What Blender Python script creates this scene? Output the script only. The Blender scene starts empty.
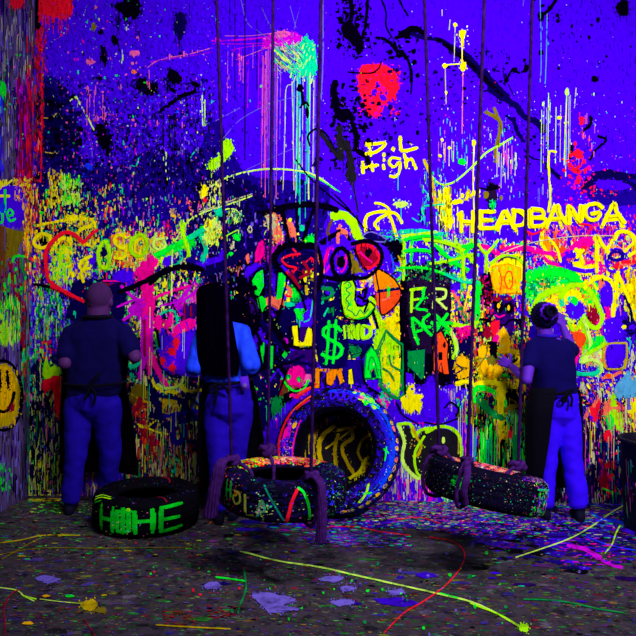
import bpy, bmesh, math, random
import numpy as np
from mathutils import Vector, Matrix

# ---------------------------------------------------------------- camera, world, light
CAMY, CAMZ, FPX = -5.25, 1.5, 636.0
ROLL = math.radians(0.8)
CS, SN = math.cos(ROLL), math.sin(ROLL)
scene = bpy.context.scene
cam_data = bpy.data.cameras.new('camera')
cam_data.sensor_width = 36; cam_data.lens = 36.0 * FPX / 636.0
cam = bpy.data.objects.new('camera', cam_data)
scene.collection.objects.link(cam)
cam.matrix_world = Matrix(((CS, -SN, 0, 0), (0, 0, -1, CAMY), (SN, CS, 0, CAMZ), (0, 0, 0, 1)))
scene.camera = cam

world = bpy.data.worlds.new('world'); scene.world = world
world.use_nodes = True
bg = world.node_tree.nodes['Background']
bg.inputs[0].default_value = (0.35, 0.3, 0.6, 1); bg.inputs[1].default_value = 0.03

def lamp(name, loc, target, energy, kind='SPOT', size=0.3, cone=80, blend=0.8, col=(1, 1, 1)):
    d = bpy.data.lights.new(name, kind); d.energy = energy; d.color = col
    if kind == 'SPOT':
        d.spot_size = math.radians(cone); d.spot_blend = blend; d.shadow_soft_size = size
    else:
        d.shape = 'DISK'; d.size = size
    o = bpy.data.objects.new(name, d); scene.collection.objects.link(o)
    o.location = loc
    o.rotation_euler = (Vector(target) - Vector(loc)).to_track_quat('-Z', 'Y').to_euler()
    return o
# black-light floods hung under the ceiling, the strongest to the right
lamp('flood_right', (3.1, -4.7, 4.4), (1.2, 0, 1.6), 1350, size=0.22, cone=84, blend=0.9, col=(0.95, 0.92, 1))
lamp('flood_wall', (0.2, -3.4, 4.5), (-0.5, 0, 2.2), 700, size=0.5, cone=120, blend=1.0, col=(0.95, 0.92, 1))
lamp('flood_front', (0.3, -5.6, 4.4), (-0.2, -0.3, 1.2), 240, size=0.5, cone=110, blend=1.0, col=(0.95, 0.92, 1))

vs = scene.view_settings
scene.display_settings.display_device = 'sRGB'
vs.view_transform = 'Standard'; vs.look = 'None'; vs.exposure = 0.0; vs.gamma = 1.0
vs.use_curve_mapping = False

# ---------------------------------------------------------------- measuring helpers
def ray(u, v):
    dx, dz = u - 318.0, 318.0 - v
    return dx * CS - dz * SN, dx * SN + dz * CS
def P(u, v, D):                      # point seen at (u,v), D metres in front of the camera
    X, Z = ray(u, v)
    return Vector((X * D / FPX, CAMY + D, CAMZ + Z * D / FPX))
LX = -2.37
def map_wall(u, v, o):
    X, Z = ray(u, v); D = -CAMY
    return np.stack([X * D / FPX, -o + 0 * X, CAMZ + Z * D / FPX], -1)
def map_left(u, v, o):
    X, Z = ray(u, v); D = LX * FPX / X
    return np.stack([LX + o + 0 * X, CAMY + D, CAMZ + Z * D / FPX], -1)
def map_floor(u, v, o):
    X, Z = ray(u, v); D = -CAMZ * FPX / Z
    return np.stack([X * D / FPX, CAMY + D, o + 0 * X], -1)
def map_floor_xy(x, y, o):
    return np.stack([x, y, o + 0 * x], -1)

def lin(c):
    return tuple((x / 255 / 12.92) if x / 255 <= 0.04045 else ((x / 255 + 0.055) / 1.055) ** 2.4 for x in c)

PAL = dict(y=(250, 238, 0), g=(0, 245, 40), l=(165, 245, 0), p=(255, 0, 150), m=(205, 0, 215), r=(245, 15, 45),
           o=(255, 140, 0), c=(0, 215, 150), b=(20, 50, 255), v=(68, 0, 240), n=(8, 0, 72), k=(4, 0, 16),
           w=(205, 200, 150), d=(45, 0, 110), t=(120, 105, 15), s=(255, 110, 80), e=(24, 0, 140), q=(80, 165, 215),
           u=(105, 60, 25), G=(0, 140, 60), i=(110, 90, 200), h=(60, 55, 60), R=(150, 5, 40), Y=(200, 170, 0),
           P=(235, 90, 170), x=(30, 10, 50), a=(255, 190, 0), z=(90, 70, 130), L=(200, 250, 90), O=(255, 75, 20), f=(25,22,30), B=(0,90,230))
PAL = {k_: lin(c_) for k_, c_ in PAL.items()}

# ---------------------------------------------------------------- materials
def nodes_of(name):
    m = bpy.data.materials.new(name); m.use_nodes = True
    nt = m.node_tree; b = nt.nodes['Principled BSDF']
    return m, nt, b
def mat(name, rgb, rough=0.7, noise=0.15, scale=12, bump=0.0, metal=0.0, spec=0.08, bscale=60, stretch=(1, 1, 1)):
    m, nt, b = nodes_of(name)
    N = nt.nodes; L = nt.links
    tc = N.new('ShaderNodeTexCoord'); mp = N.new('ShaderNodeMapping'); mp.inputs['Scale'].default_value = stretch
    L.new(tc.outputs['Object'], mp.inputs['Vector'])
    n = N.new('ShaderNodeTexNoise'); n.inputs['Scale'].default_value = scale; n.inputs['Detail'].default_value = 6
    L.new(mp.outputs[0], n.inputs['Vector'])
    r = N.new('ShaderNodeMapRange'); r.inputs['From Min'].default_value = 0.3; r.inputs['From Max'].default_value = 0.7
    r.inputs['To Min'].default_value = 1 - noise; r.inputs['To Max'].default_value = 1 + noise
    L.new(n.outputs['Fac'], r.inputs['Value'])
    mx = N.new('ShaderNodeMix'); mx.data_type = 'RGBA'; mx.blend_type = 'MULTIPLY'; mx.inputs['Factor'].default_value = 1
    mx.inputs['A'].default_value = (*lin(rgb), 1)
    L.new(r.outputs[0], mx.inputs['B']); L.new(mx.outputs['Result'], b.inputs['Base Color'])
    b.inputs['Roughness'].default_value = rough; b.inputs['Metallic'].default_value = metal
    b.inputs['Specular IOR Level'].default_value = spec
    if bump:
        n2 = N.new('ShaderNodeTexNoise'); n2.inputs['Scale'].default_value = bscale; n2.inputs['Detail'].default_value = 4
        L.new(mp.outputs[0], n2.inputs['Vector'])
        bp = N.new('ShaderNodeBump'); bp.inputs['Strength'].default_value = bump; bp.inputs['Distance'].default_value = 0.01
        L.new(n2.outputs['Fac'], bp.inputs['Height']); L.new(bp.outputs[0], b.inputs['Normal'])
    return m
def paint_mat(name, rough=0.9, spec=0.0, amount=0.18, scale=45, bump=0.3, stretch=(1, 1, 0.35)):
    """colour of each splash comes from the mesh; wear and grit are procedural"""
    m, nt, b = nodes_of(name)
    N = nt.nodes; L = nt.links
    at = N.new('ShaderNodeAttribute'); at.attribute_name = 'paint'
    tc = N.new('ShaderNodeTexCoord'); mp = N.new('ShaderNodeMapping'); mp.inputs['Scale'].default_value = stretch
    L.new(tc.outputs['Object'], mp.inputs['Vector'])
    n = N.new('ShaderNodeTexNoise'); n.inputs['Scale'].default_value = scale; n.inputs['Detail'].default_value = 8
    n.inputs['Roughness'].default_value = 0.7
    L.new(mp.outputs[0], n.inputs['Vector'])
    r = N.new('ShaderNodeMapRange'); r.inputs['From Min'].default_value = 0.32; r.inputs['From Max'].default_value = 0.55
    r.inputs['To Min'].default_value = 1 - amount * 2; r.inputs['To Max'].default_value = 1.0
    L.new(n.outputs['Fac'], r.inputs['Value'])
    mx = N.new('ShaderNodeMix'); mx.data_type = 'RGBA'; mx.blend_type = 'MULTIPLY'; mx.inputs['Factor'].default_value = 1
    L.new(at.outputs['Color'], mx.inputs['A']); L.new(r.outputs[0], mx.inputs['B'])
    L.new(mx.outputs['Result'], b.inputs['Base Color'])
    b.inputs['Roughness'].default_value = rough; b.inputs['Specular IOR Level'].default_value = spec
    bp = N.new('ShaderNodeBump'); bp.inputs['Strength'].default_value = bump; bp.inputs['Distance'].default_value = 0.004
    L.new(n.outputs['Fac'], bp.inputs['Height']); L.new(bp.outputs[0], b.inputs['Normal'])
    return m

# ---------------------------------------------------------------- object helpers
def link(o, parent=None):
    scene.collection.objects.link(o)
    if parent is not None: o.parent = parent
    return o
def tag(o, label=None, cat=None, group=None, kind=None):
    if label: o['label'] = label
    if cat: o['category'] = cat
    if group: o['group'] = group
    if kind: o['kind'] = kind
    return o
def empty(name, loc, label, cat, group=None):
    o = bpy.data.objects.new(name, None); o.location = loc; o.empty_display_size = 0.1
    return tag(link(o), label, cat, group)
def mesh_obj(name, bm, material, parent=None, smooth=True, origin=None):
    """bm holds world coordinates; parent's location (or origin) is taken off"""
    me = bpy.data.meshes.new(name)
    off = Vector(parent.matrix_basis.translation) if parent is not None else Vector(origin or (0, 0, 0))
    if parent is not None and parent.parent is not None: off += Vector(parent.parent.matrix_basis.translation)
    bmesh.ops.translate(bm, verts=bm.verts, vec=-off)
    bmesh.ops.recalc_face_normals(bm, faces=bm.faces)
    if smooth:
        for f in bm.faces: f.smooth = True
    bm.to_mesh(me); bm.free()
    me.materials.append(material)
    o = bpy.data.objects.new(name, me)
    link(o, parent)
    if parent is None and origin is not None: o.location = origin
    return o
def box(bm, x0, x1, y0, y1, z0, z1):
    r = bmesh.ops.create_cube(bm, size=1)
    for v in r['verts']:
        v.co = Vector(((x0 + x1) / 2 + v.co.x * (x1 - x0), (y0 + y1) / 2 + v.co.y * (y1 - y0), (z0 + z1) / 2 + v.co.z * (z1 - z0)))
def frame_dirs(pts):
    out = []
    n = len(pts)
    up = Vector((0, 0, 1))
    prev = None
    for i in range(n):
        t = (pts[min(i + 1, n - 1)] - pts[max(i - 1, 0)]).normalized()
        if prev is None:
            a = t.cross(Vector((0, 1, 0)) if abs(t.y) < 0.9 else Vector((1, 0, 0))).normalized()
        else:
            a = (prev - t * prev.dot(t)).normalized()
        prev = a
        out.append((t, a, t.cross(a).normalized()))
    return out
def tube(bm, pts, radii, seg=12, lobes=0, twist=0.0, depth=0.0, flat=1.0):
    """closed tube with rounded ends; lobes/twist give laid rope"""
    pts = [Vector(p) for p in pts]
    if not hasattr(radii, '__len__'): radii = [radii] * len(pts)
    fr = frame_dirs(pts)
    rings = []
    def ring(c, a, b, r, ph):
        vs_ = []
        for k in range(seg):
            t = 2 * math.pi * k / seg
            rr = r * (1 + depth * math.cos(lobes * (t - ph))) if lobes else r
            vs_.append(bm.verts.new(c + a * (rr * math.cos(t)) + b * (rr * flat * math.sin(t))))
        return vs_
    s = 0.0
    t0, a0, b0 = fr[0]
    for q in (0.35, 0.75):
        rings.append(ring(pts[0] - t0 * radii[0] * (1 - q) , a0, b0, radii[0] * math.sqrt(max(0.02, 1 - (1 - q) ** 2)) * (0.9 if q<.5 else 1), 0))
    for i, p in enumerate(pts):
        if i: s += (pts[i] - pts[i - 1]).length
        rings.append(ring(p, fr[i][1], fr[i][2], radii[i], s * twist))
    t1, a1, b1 = fr[-1]
    for q in (0.75, 0.35):
        rings.append(ring(pts[-1] + t1 * radii[-1] * (1 - q), a1, b1, radii[-1] * math.sqrt(max(0.02, 1 - (1 - q) ** 2)) * (0.9 if q<.5 else 1), s * twist))
    for i in range(len(rings) - 1):
        A, B = rings[i], rings[i + 1]
        for k in range(seg):
            bm.faces.new((A[k], A[(k + 1) % seg], B[(k + 1) % seg], B[k]))
    bm.faces.new(rings[0][::-1]); bm.faces.new(rings[-1])
def catmull(pts, n=6):
    pts = [np.array(p, float) for p in pts]
    if len(pts) < 3: 
        return [pts[0] + (pts[-1] - pts[0]) * t for t in np.linspace(0, 1, n + 1)]
    closed = np.allclose(pts[0], pts[-1])
    if closed: ext = [pts[-2]] + pts + [pts[1]]
    else: ext = [2 * pts[0] - pts[1]] + pts + [2 * pts[-1] - pts[-2]]
    out = []
    for i in range(1, len(ext) - 2):
        p0, p1, p2, p3 = ext[i - 1:i + 3]
        for k in range(n):
            t = k / n
            out.append(0.5 * ((2 * p1) + (-p0 + p2) * t + (2 * p0 - 5 * p1 + 4 * p2 - p3) * t * t + (-p0 + 3 * p1 - 3 * p2 + p3) * t ** 3))
    out.append(pts[-1])
    return out
def ellipsoid(bm, c, r, rot=None, seg=20, rings=14):
    res = bmesh.ops.create_uvsphere(bm, u_segments=seg, v_segments=rings, radius=1)
    for v in res['verts']:
        q = Vector((v.co.x * r[0], v.co.y * r[1], v.co.z * r[2]))
        if rot is not None: q = rot @ q
        v.co = q + Vector(c)
    return res['verts']

# ---------------------------------------------------------------- paint laid on a surface
class Paint:
    """collects splashes, strokes and drips as thin layers on one surface"""
    def __init__(self, mapper, step=1.4e-6, seed=1, base=0.0006):
        self.m = mapper; self.step = step; self.o = base; self.rng = random.Random(seed)
        self.v = []; self.off = []; self.f = []; self.c = []; self.slow = 1.0
    def up(self):
        self.o += self.step * self.slow
    def col(self, c, j=0.06):
        if isinstance(c, str): c = PAL[c]
        k = 1 + self.rng.uniform(-j, j)
        return tuple(min(0.97, x * k) for x in c)
    def poly(self, pts, c, j=0.04):
        n0 = len(self.v)
        self.v += [tuple(p) for p in pts]; self.off += [self.o] * len(pts)
        self.f.append(list(range(n0, n0 + len(pts)))); self.c.append(self.col(c, j))
        self.up()
    def strip(self, L, R, c):
        n0 = len(self.v); n = len(L)
        for a, b in zip(L, R): self.v.append(tuple(a)); self.v.append(tuple(b))
        self.off += [self.o] * (2 * n)
        cc = self.col(c)
        for i in range(n - 1):
            a = n0 + 2 * i
            self.f.append([a, a + 1, a + 3, a + 2]); self.c.append(cc)
        self.up()
    def rib(self, pts, w, c, rag=0.14, n=5, smooth=True):
        r = self.rng
        q = np.array(catmull(pts, n) if smooth else [p for p in pts], float)
        # drop zero-length steps
        keep = [0] + [i for i in range(1, len(q)) if np.hypot(*(q[i] - q[i - 1])) > 1e-4]
        q = q[keep]
        if len(q) < 2: return
        d = np.gradient(q, axis=0); ln = np.hypot(d[:, 0], d[:, 1]) + 1e-9
        nx, ny = -d[:, 1] / ln, d[:, 0] / ln
        k = len(q)
        wl = np.array([w / 2 * (1 + r.uniform(-rag, rag)) for _ in range(k)])
        wr = np.array([w / 2 * (1 + r.uniform(-rag, rag)) for _ in range(k)])
        closed = np.hypot(*(q[0] - q[-1])) < 1e-3
        L = np.stack([q[:, 0] + nx * wl, q[:, 1] + ny * wl], -1); R = np.stack([q[:, 0] - nx * wr, q[:, 1] - ny * wr], -1)
        if not closed:
            def cap(i, s):
                t = d[i] / ln[i] * s * w * 0.32
                m_ = (L[i] + R[i]) / 2 + t
                return m_ + (L[i] - R[i]) * 0.3, m_ - (L[i] - R[i]) * 0.3
            l0, r0 = cap(0, -1); l1, r1 = cap(-1, 1)
            L = np.vstack([l0, L, l1]); R = np.vstack([r0, R, r1])
        self.strip(L, R, c)
    def dry(self, pts, w, c, k=4, cover=0.75):
        """brush stroke whose bristles leave gaps"""
        r = self.rng
        q = np.array(catmull(pts, 6), float)
        d = np.gradient(q, axis=0); ln = np.hypot(d[:, 0], d[:, 1]) + 1e-9
        nx, ny = -d[:, 1] / ln, d[:, 0] / ln
        for i in range(k):
            o = ((i + 0.5) / k - 0.5) * w
            a = r.randint(0, max(0, len(q) // 6)); b = len(q) - r.randint(0, max(0, len(q) // 6))
            if b - a < 3: a, b = 0, len(q)
            s = np.stack([q[a:b, 0] + nx[a:b] * o, q[a:b, 1] + ny[a:b] * o], -1)
            self.rib(list(s), w / k * cover * r.uniform(0.8, 1.3), c, smooth=False, rag=0.3)
    def blob(self, x, y, rx, ry, c, n=11, irr=0.25, j=0.06):
        r = self.rng; ph = r.uniform(0, 6.28)
        pts = []
        for i in range(n):
            t = ph + 2 * math.pi * i / n; k = 1 + r.uniform(-irr, irr)
            pts.append((x + rx * k * math.cos(t), y + ry * k * math.sin(t)))
        self.poly(pts, c, j)
    def splat(self, cx, cy, sx, sy, n, s0, s1, cols, irr=0.35, asp=1.0):
        r = self.rng; self.slow = 0.12
        for _ in range(n):
            s = s0 + (s1 - s0) * r.random() ** 2.5
            self.blob(r.gauss(cx, sx), r.gauss(cy, sy), s, s * asp * r.uniform(0.7, 1.4), r.choice(cols), n=7, irr=irr)
        self.slow = 1.0
    def fill(self, x0, y0, x1, y1, n, w0, w1, h0, h1, cols, slant=0.0, fade=0):
        """streaky scatter over a rectangle"""
        r = self.rng; self.slow = 0.12
        for _ in range(n):
            x = r.uniform(x0, x1); y = r.uniform(y0, y1)
            w = w0 + (w1 - w0) * r.random() ** 2; h = h0 + (h1 - h0) * r.random() ** 2
            c = r.choice(cols); sl = slant * h + r.uniform(-.3, .3) * w
            self.poly([(x - w / 2 + sl / 2, y - h / 2 * r.uniform(.6, 1)), (x + w / 2 * r.uniform(.3, 1) + sl / 2, y - h / 2),
                       (x + w / 2, y + r.uniform(-.3, .3) * h), (x + w / 2 * r.uniform(.2, 1) - sl / 2, y + h / 2),
                       (x - w / 2 * r.uniform(.3, 1) - sl / 2, y + h / 2 * r.uniform(.6, 1)), (x - w / 2, y + r.uniform(-.2, .2) * h)], c, 0.12)
        self.slow = 1.0; self.up()
    def drips(self, x0, x1, y0, y1, l0, l1, n, w, cols):
        r = self.rng
        for _ in range(n):
            x = r.uniform(x0, x1); y = r.uniform(y0, y1); l = r.uniform(l0, l1); c = r.choice(cols); ww = w * r.uniform(.6, 1.2)
            x2 = x - l * 0.012
            self.poly([(x - ww / 2, y), (x + ww / 2, y), (x2 + ww * .4, y + l * .9), (x2 + ww * .7, y + l), (x2, y + l + ww), (x2 - ww * .7, y + l), (x2 - ww * .35, y + l * .9)], c)
    # hand lettering: strokes in a unit box
    GL = {'A': ['0,1 .5,0 1,1', '.2,.65 .85,.62'], 'B': ['0,0 0,1', '0,0 .8,.1 .75,.42 0,.5', '0,.5 .95,.6 .85,.95 0,1'],
          'C': ['1,.12 .5,0 0,.5 .5,1 1,.88'], 'D': ['.1,0 .05,1', '0,.02 .8,.15 .95,.55 .7,.9 0,1'], 'E': ['0,0 0,1', '0,0 .95,0', '0,.5 .8,.48', '0,1 1,.98'],
          'F': ['0,0 0,1', '0,0 .95,0', '0,.5 .8,.48'], 'G': ['.95,.15 .5,0 .02,.5 .4,1 .95,.85 .95,.55 .55,.55'], 'H': ['0,0 0,1', '.95,0 .95,1', '0,.5 .95,.5'],
          'I': ['.5,0 .5,1'], 'K': ['0,0 0,1', '.9,0 .05,.5', '.1,.45 1,1'], 'L': ['0,0 0,1', '0,1 .95,1'], 'M': ['0,1 .1,0', '.1,0 .5,.7 .9,0', '.9,0 1,1'],
          'N': ['0,1 .05,0', '.05,0 .9,1', '.9,1 .95,0'], 'O': ['.5,0 .05,.4 .2,.95 .75,.95 .95,.4 .5,0'], 'P': ['0,0 0,1', '0,0 .9,.1 .85,.45 0,.52'],
          'R': ['0,0 0,1', '0,0 .9,.1 .85,.42 0,.5', '.2,.5 1,1'], 'S': ['.95,.1 .4,0 .05,.28 .85,.65 .6,1 0,.92'], 'T': ['0,.03 1,0', '.5,0 .5,1'],
          'U': ['0,0 .05,.8 .5,1 .95,.8 1,0'], 'V': ['0,0 .5,1 1,0'], 'W': ['0,0 .25,1', '.25,1 .5,.3 .75,1', '.75,1 1,0'], 'X': ['0,0 1,1', '1,0 0,1'], 'Y': ['0,0 .5,.5', '1,0 .3,1'],
          'Z': ['0,0 1,0', '1,0 0,1', '0,1 1,1'], '0': ['.5,0 .05,.4 .2,.95 .75,.95 .95,.4 .5,0'], '1': ['.2,.2 .5,0 .5,1'], 'e': ['.1,.55 .9,.5 .7,.15 .3,.1 .05,.55 .4,1 .9,.85'],
          'c': ['.9,.2 .4,.1 .05,.55 .4,1 .9,.85'], 'j': ['.6,0 .6,.9 .1,1'], '+': ['.5,0 .5,1', '0,.4 1,.4'], '$': ['.95,.1 .4,.08 .05,.3 .9,.62 .6,.92 0,.88', '.35,-.1 .35,1.1', '.62,-.1 .62,1.1']}
    def text(self, s, x, y, w, h, adv, lw, c, rise=0.0, dry=0, slant=0.0, jit=0.05):
        r = self.rng
        for i, ch in enumerate(s):
            if ch in self.GL:
                ox, oy = x + i * adv, y + i * rise + r.uniform(-jit, jit) * h
                for st in self.GL[ch]:
                    pts = []
                    for p in st.split():
                        a, b = map(float, p.split(','))
                        pts.append((ox + (a + slant * (0.5 - b)) * w + r.uniform(-jit, jit) * w, oy + b * h + r.uniform(-jit, jit) * h))
                    if dry: self.dry(pts, lw, c, k=dry)
                    elif len(pts) == 3 and ch in 'AVWNM1': self.rib(pts, lw, c, smooth=False)
                    else: self.rib(pts, lw, c)
    def dsl(self, text):
        for ln in text.strip().splitlines():
            ln = ln.split('#')[0].strip()
            if not ln: continue
            t = ln.split(); k = t[0]
            pp = lambda L: [tuple(map(float, s.split(','))) for s in L]
            if k == 'R':
                w_ = float(t[2]); self.rib(pp(t[3:]), w_, t[1], rag=.2)
                if w_ > 2: self.grunge([tuple(p) for p in catmull(pp(t[3:]), 3)], t[1], k=.25, reach=w_ * .45, s=.7)
            elif k == 'K': self.rib(pp(t[3:]), float(t[2]), t[1], smooth=False, rag=0.1)
            elif k == 'Y': self.dry(pp(t[3:]), float(t[2]), t[1], k=max(2, int(float(t[2]) / 1.6)))
            elif k == 'P': self.poly(pp(t[2:]), t[1])
            elif k == 'M':
                q = [tuple(p + np.array([self.rng.gauss(0, .35), self.rng.gauss(0, .35)])) for p in catmull(pp(t[2:]) + pp(t[2:3]), 6)[:-1]]
                self.poly(q, t[1]); self.grunge(q, t[1])
            elif k == 'O':   # outlined patch: fill outline width pts
                q = pp(t[4:]); self.poly(q, t[1]); self.rib(q + q[:1], float(t[3]), t[2], smooth=False, rag=0.1)
            elif k == 'B':
                a = list(map(float, t[2:])); self.blob(a[0], a[1], a[2], a[3] if len(a) > 3 else a[2], t[1])
            elif k == 'S':
                a = list(map(float, t[2:])); self.splat(a[0], a[1], a[2], a[3], int(a[4]), a[5], a[6], t[1])
            elif k == 'D':
                a = list(map(float, t[2:])); self.drips(a[0], a[1], a[2], a[3], a[4], a[5], int(a[6]), a[7], t[1])
            elif k == 'F':
                a = list(map(float, t[2:])); self.fill(a[0], a[1], a[2], a[3], int(a[4]), *a[5:9], t[1], slant=a[9] if len(a) > 9 else 0)
            elif k == 'T':
                a = list(map(float, t[3:])); self.text(t[2], *a[:6], t[1], *(a[6:7] or [0]))
            elif k == 'TD':
                a = list(map(float, t[3:])); self.text(t[2], *a[:6], t[1], *(a[6:7] or [0]), dry=3)
    def grunge(self, pts, c, k=0.5, reach=1.6, s=0.9):
        """flecks along an edge, so that nothing ends in a clean line"""
        r = self.rng; self.slow = 0.1
        q = pts + pts[:1]
        for a, b in zip(q, q[1:]):
            L = math.hypot(b[0] - a[0], b[1] - a[1])
            n = L * k; n = int(n) + (r.random() < n % 1)
            for _ in range(n):
                t = r.random(); x = a[0] + (b[0] - a[0]) * t + r.gauss(0, reach); y = a[1] + (b[1] - a[1]) * t + r.gauss(0, reach)
                self.blob(x, y, s * r.uniform(.35, 1), s * r.uniform(.35, 1.5), c, n=6, irr=.35)
        self.slow = 1.0; self.up()
    def raster(self, x0, y0, x1, y1, base):
        """which colour shows on top at each point (1-unit grid)"""
        W_, H_ = int(x1 - x0), int(y1 - y0)
        img = np.zeros((H_, W_, 3)); img[:] = base
        V = np.array(self.v)
        for f, c in zip(self.f, self.c):
            p = V[f]; xa, ya = p.min(0); xb, yb = p.max(0)
            ia, ib = max(0, int(math.ceil(xa - x0 - .5))), min(W_, int(xb - x0 + .5)); ja, jb = max(0, int(math.ceil(ya - y0 - .5))), min(H_, int(yb - y0 + .5))
            if ia >= ib or ja >= jb: continue
            gx, gy = np.meshgrid(np.arange(ia, ib) + x0 + .5, np.arange(ja, jb) + y0 + .5)
            ins = np.zeros(gx.shape, bool)
            for k in range(len(p)):
                ax, ay = p[k]; bx, by = p[k - 1]
                if ay == by: continue
                cond = ((ay > gy) != (by > gy)) & (gx < (bx - ax) * (gy - ay) / (by - ay) + ax)
                ins ^= cond
            sub = img[ja:jb, ia:ib]; sub[ins] = c
        return img
    def runs(self, img, X0, Y0, x0, y0, x1, y1, n, w, l0, l1, up=0.0, jx=0.0):
        """thin runs of whatever paint is there, trailing down (or smeared)"""
        r = self.rng; self.slow = 0.1
        for _ in range(n):
            x = r.uniform(x0, x1); y = r.uniform(y0, y1)
            i, j = int(x - X0), int(y - Y0)
            if not (0 <= i < img.shape[1] and 0 <= j < img.shape[0]): continue
            c = tuple(img[j, i]); l = l0 + (l1 - l0) * r.random() ** 2; ww = w * r.uniform(.4, 1.1)
            y -= l * up; dx = r.uniform(-jx, jx)
            self.poly([(x - ww / 2 + dx, y), (x + ww / 2 + dx, y - .3), (x + ww * .4 + dx, y + l), (x + dx - l * .01, y + l + ww * .6), (x - ww * .45 + dx, y + l * .9)], c, .1)
        self.slow = 1.0; self.up()
    def arrays(self):
        v = np.array(self.v, float); o = np.array(self.off, float)
        return self.m(v[:, 0], v[:, 1], o), self.f, self.c
def build_mesh(name, chunks, material, parent=None, kind=None, smooth_first=False, loc=(0, 0, 0)):
    """chunks: (verts array, face lists, face colours)"""
    V = []; Fv = []; ls = []; lt = []; C = []; n = 0; tot = 0; sm = []
    for ci, (v, f, c) in enumerate(chunks):
        V.append(np.asarray(v, float) - np.array(loc)); 
        for ff, cc in zip(f, c):
            ls.append(tot); lt.append(len(ff)); tot += len(ff); Fv.extend([i + n for i in ff]); C.extend([(*cc, 1.0)] * len(ff))
            sm.append(smooth_first and ci == 0)
        n += len(v)
    V = np.vstack(V)
    me = bpy.data.meshes.new(name)
    me.vertices.add(len(V)); me.vertices.foreach_set('co', V.astype(np.float32).ravel())
    me.loops.add(tot); me.loops.foreach_set('vertex_index', np.array(Fv, np.int32))
    me.polygons.add(len(ls)); me.polygons.foreach_set('loop_start', np.array(ls, np.int32))
    me.polygons.foreach_set('loop_total', np.array(lt, np.int32))
    me.polygons.foreach_set('use_smooth', np.array(sm, bool))
    at = me.color_attributes.new('paint', 'FLOAT_COLOR', 'CORNER')
    at.data.foreach_set('color', np.array(C, np.float32).ravel())
    me.materials.append(material)
    me.update(); me.validate()
    o = bpy.data.objects.new(name, me)
    link(o, parent)
    if parent is None: o.location = loc
    if kind: o['kind'] = kind
    return o
def box_chunk(x0, x1, y0, y1, z0, z1, c):
    v = [(x, y, z) for x in (x0, x1) for y in (y0, y1) for z in (z0, z1)]
    f = [[0, 1, 3, 2], [4, 6, 7, 5], [0, 4, 5, 1], [2, 3, 7, 6], [0, 2, 6, 4], [1, 5, 7, 3]]
    return np.array(v, float), f, [c] * 6
# ---------------------------------------------------------------- back wall and everything painted on it
wp = Paint(map_wall, seed=11)
A = wp
R_ = A.rng
# broad weathered areas
A.dsl('''
M e 40,90 62,84 78,120 84,160 120,165 150,150 190,160 215,120 232,150 250,175 300,182 330,190 318,240 290,262 230,290 150,300 90,262 44,240
M n 36,95 52,88 60,108 74,118 80,140 70,168 50,160 38,150
M n 36,196 70,190 95,215 80,240 50,250 36,240
M n 195,182 240,178 262,190 282,214 290,250 262,270 215,262 190,232
M k 196,268 262,262 270,300 262,340 240,420 270,470 180,470 190,330
M n 120,290 200,276 214,300 200,400 130,420
M k 252,330 300,372 290,400 252,420
M n 30,370 70,372 66,498 27,497
M n 128,360 200,370 204,498 130,498
M k 455,398 500,396 530,400 530,500 460,500
M n 560,400 636,400 700,470 700,506 545,502
R n 8 584,190 592,178 606,173 622,176 650,180
M e 590,186 640,180 650,200 620,206 592,200
M e 470,330 540,330 540,400 455,400
M n 440,300 500,320 500,400 452,398
''')
# fine scatter : x0 y0 x1 y1 n wmin wmax hmin hmax
V4 = 'nnnekvmPcwr'
A.dsl('''
F nnekve 40 0 215 80 260 0.5 2.2 0.5 3.5
F PmwcLGr 44 0 210 80 170 0.4 1.5 0.4 2
F nnnnkekeee 40 78 215 190 1500 0.6 3.2 0.7 6
F nnnnkeee 95 110 215 200 900 0.6 4 0.7 7
F PPmiwcLGrOiib 44 75 215 185 620 0.4 1.9 0.4 2.6
F PPPmm 60 110 150 190 160 0.5 2.2 0.5 3
F vviib 60 100 215 190 300 0.6 2.6 0.6 4
F nkee 215 0 330 120 60 0.4 1.2 1 5
F nek 330 0 424 150 60 0.5 2 0.5 3
F PmwcLG 320 100 424 200 60 0.4 1 0.4 1.6
F nke 424 0 636 120 70 0.4 1.4 0.4 2
F PmwLcr 424 90 636 200 260 0.4 1.3 0.4 2.4
F wwLcP 440 120 520 200 120 0.3 0.9 1 12
F rrPp 545 120 636 235 110 0.5 2 0.5 3
F nkee 40 180 330 300 1500 0.6 3.5 1 7
F yLgmPOcwsiv 120 195 240 300 620 0.5 2.2 0.8 6
F vviie 120 180 330 300 420 0.8 3 1 8
F yYalggOrwnkvc 34 185 125 300 1300 0.5 2.6 0.8 8
''')
# left strip beside the corner
A.dsl('''
F RRruk 34 30 44 180 150 0.5 2 3 16
F krRRuds 32 100 42 235 170 0.5 2.2 2 12
F yyaOrRkdnn 31 170 44 300 240 0.5 2.4 1.5 9
F wwLnnkGgqevccPnkk 30 300 70 400 900 0.5 2 0.8 9
F nkGwwgekkvnkLLPiy 28 395 68 498 1150 0.4 1.7 1.5 13
F ggGGLk 36 285 62 335 170 0.5 1.8 2 12
F YytLkk 29 452 66 499 170 0.4 1.4 4 20
F kkn 29 400 50 480 60 1 4 3 12
''')
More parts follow.
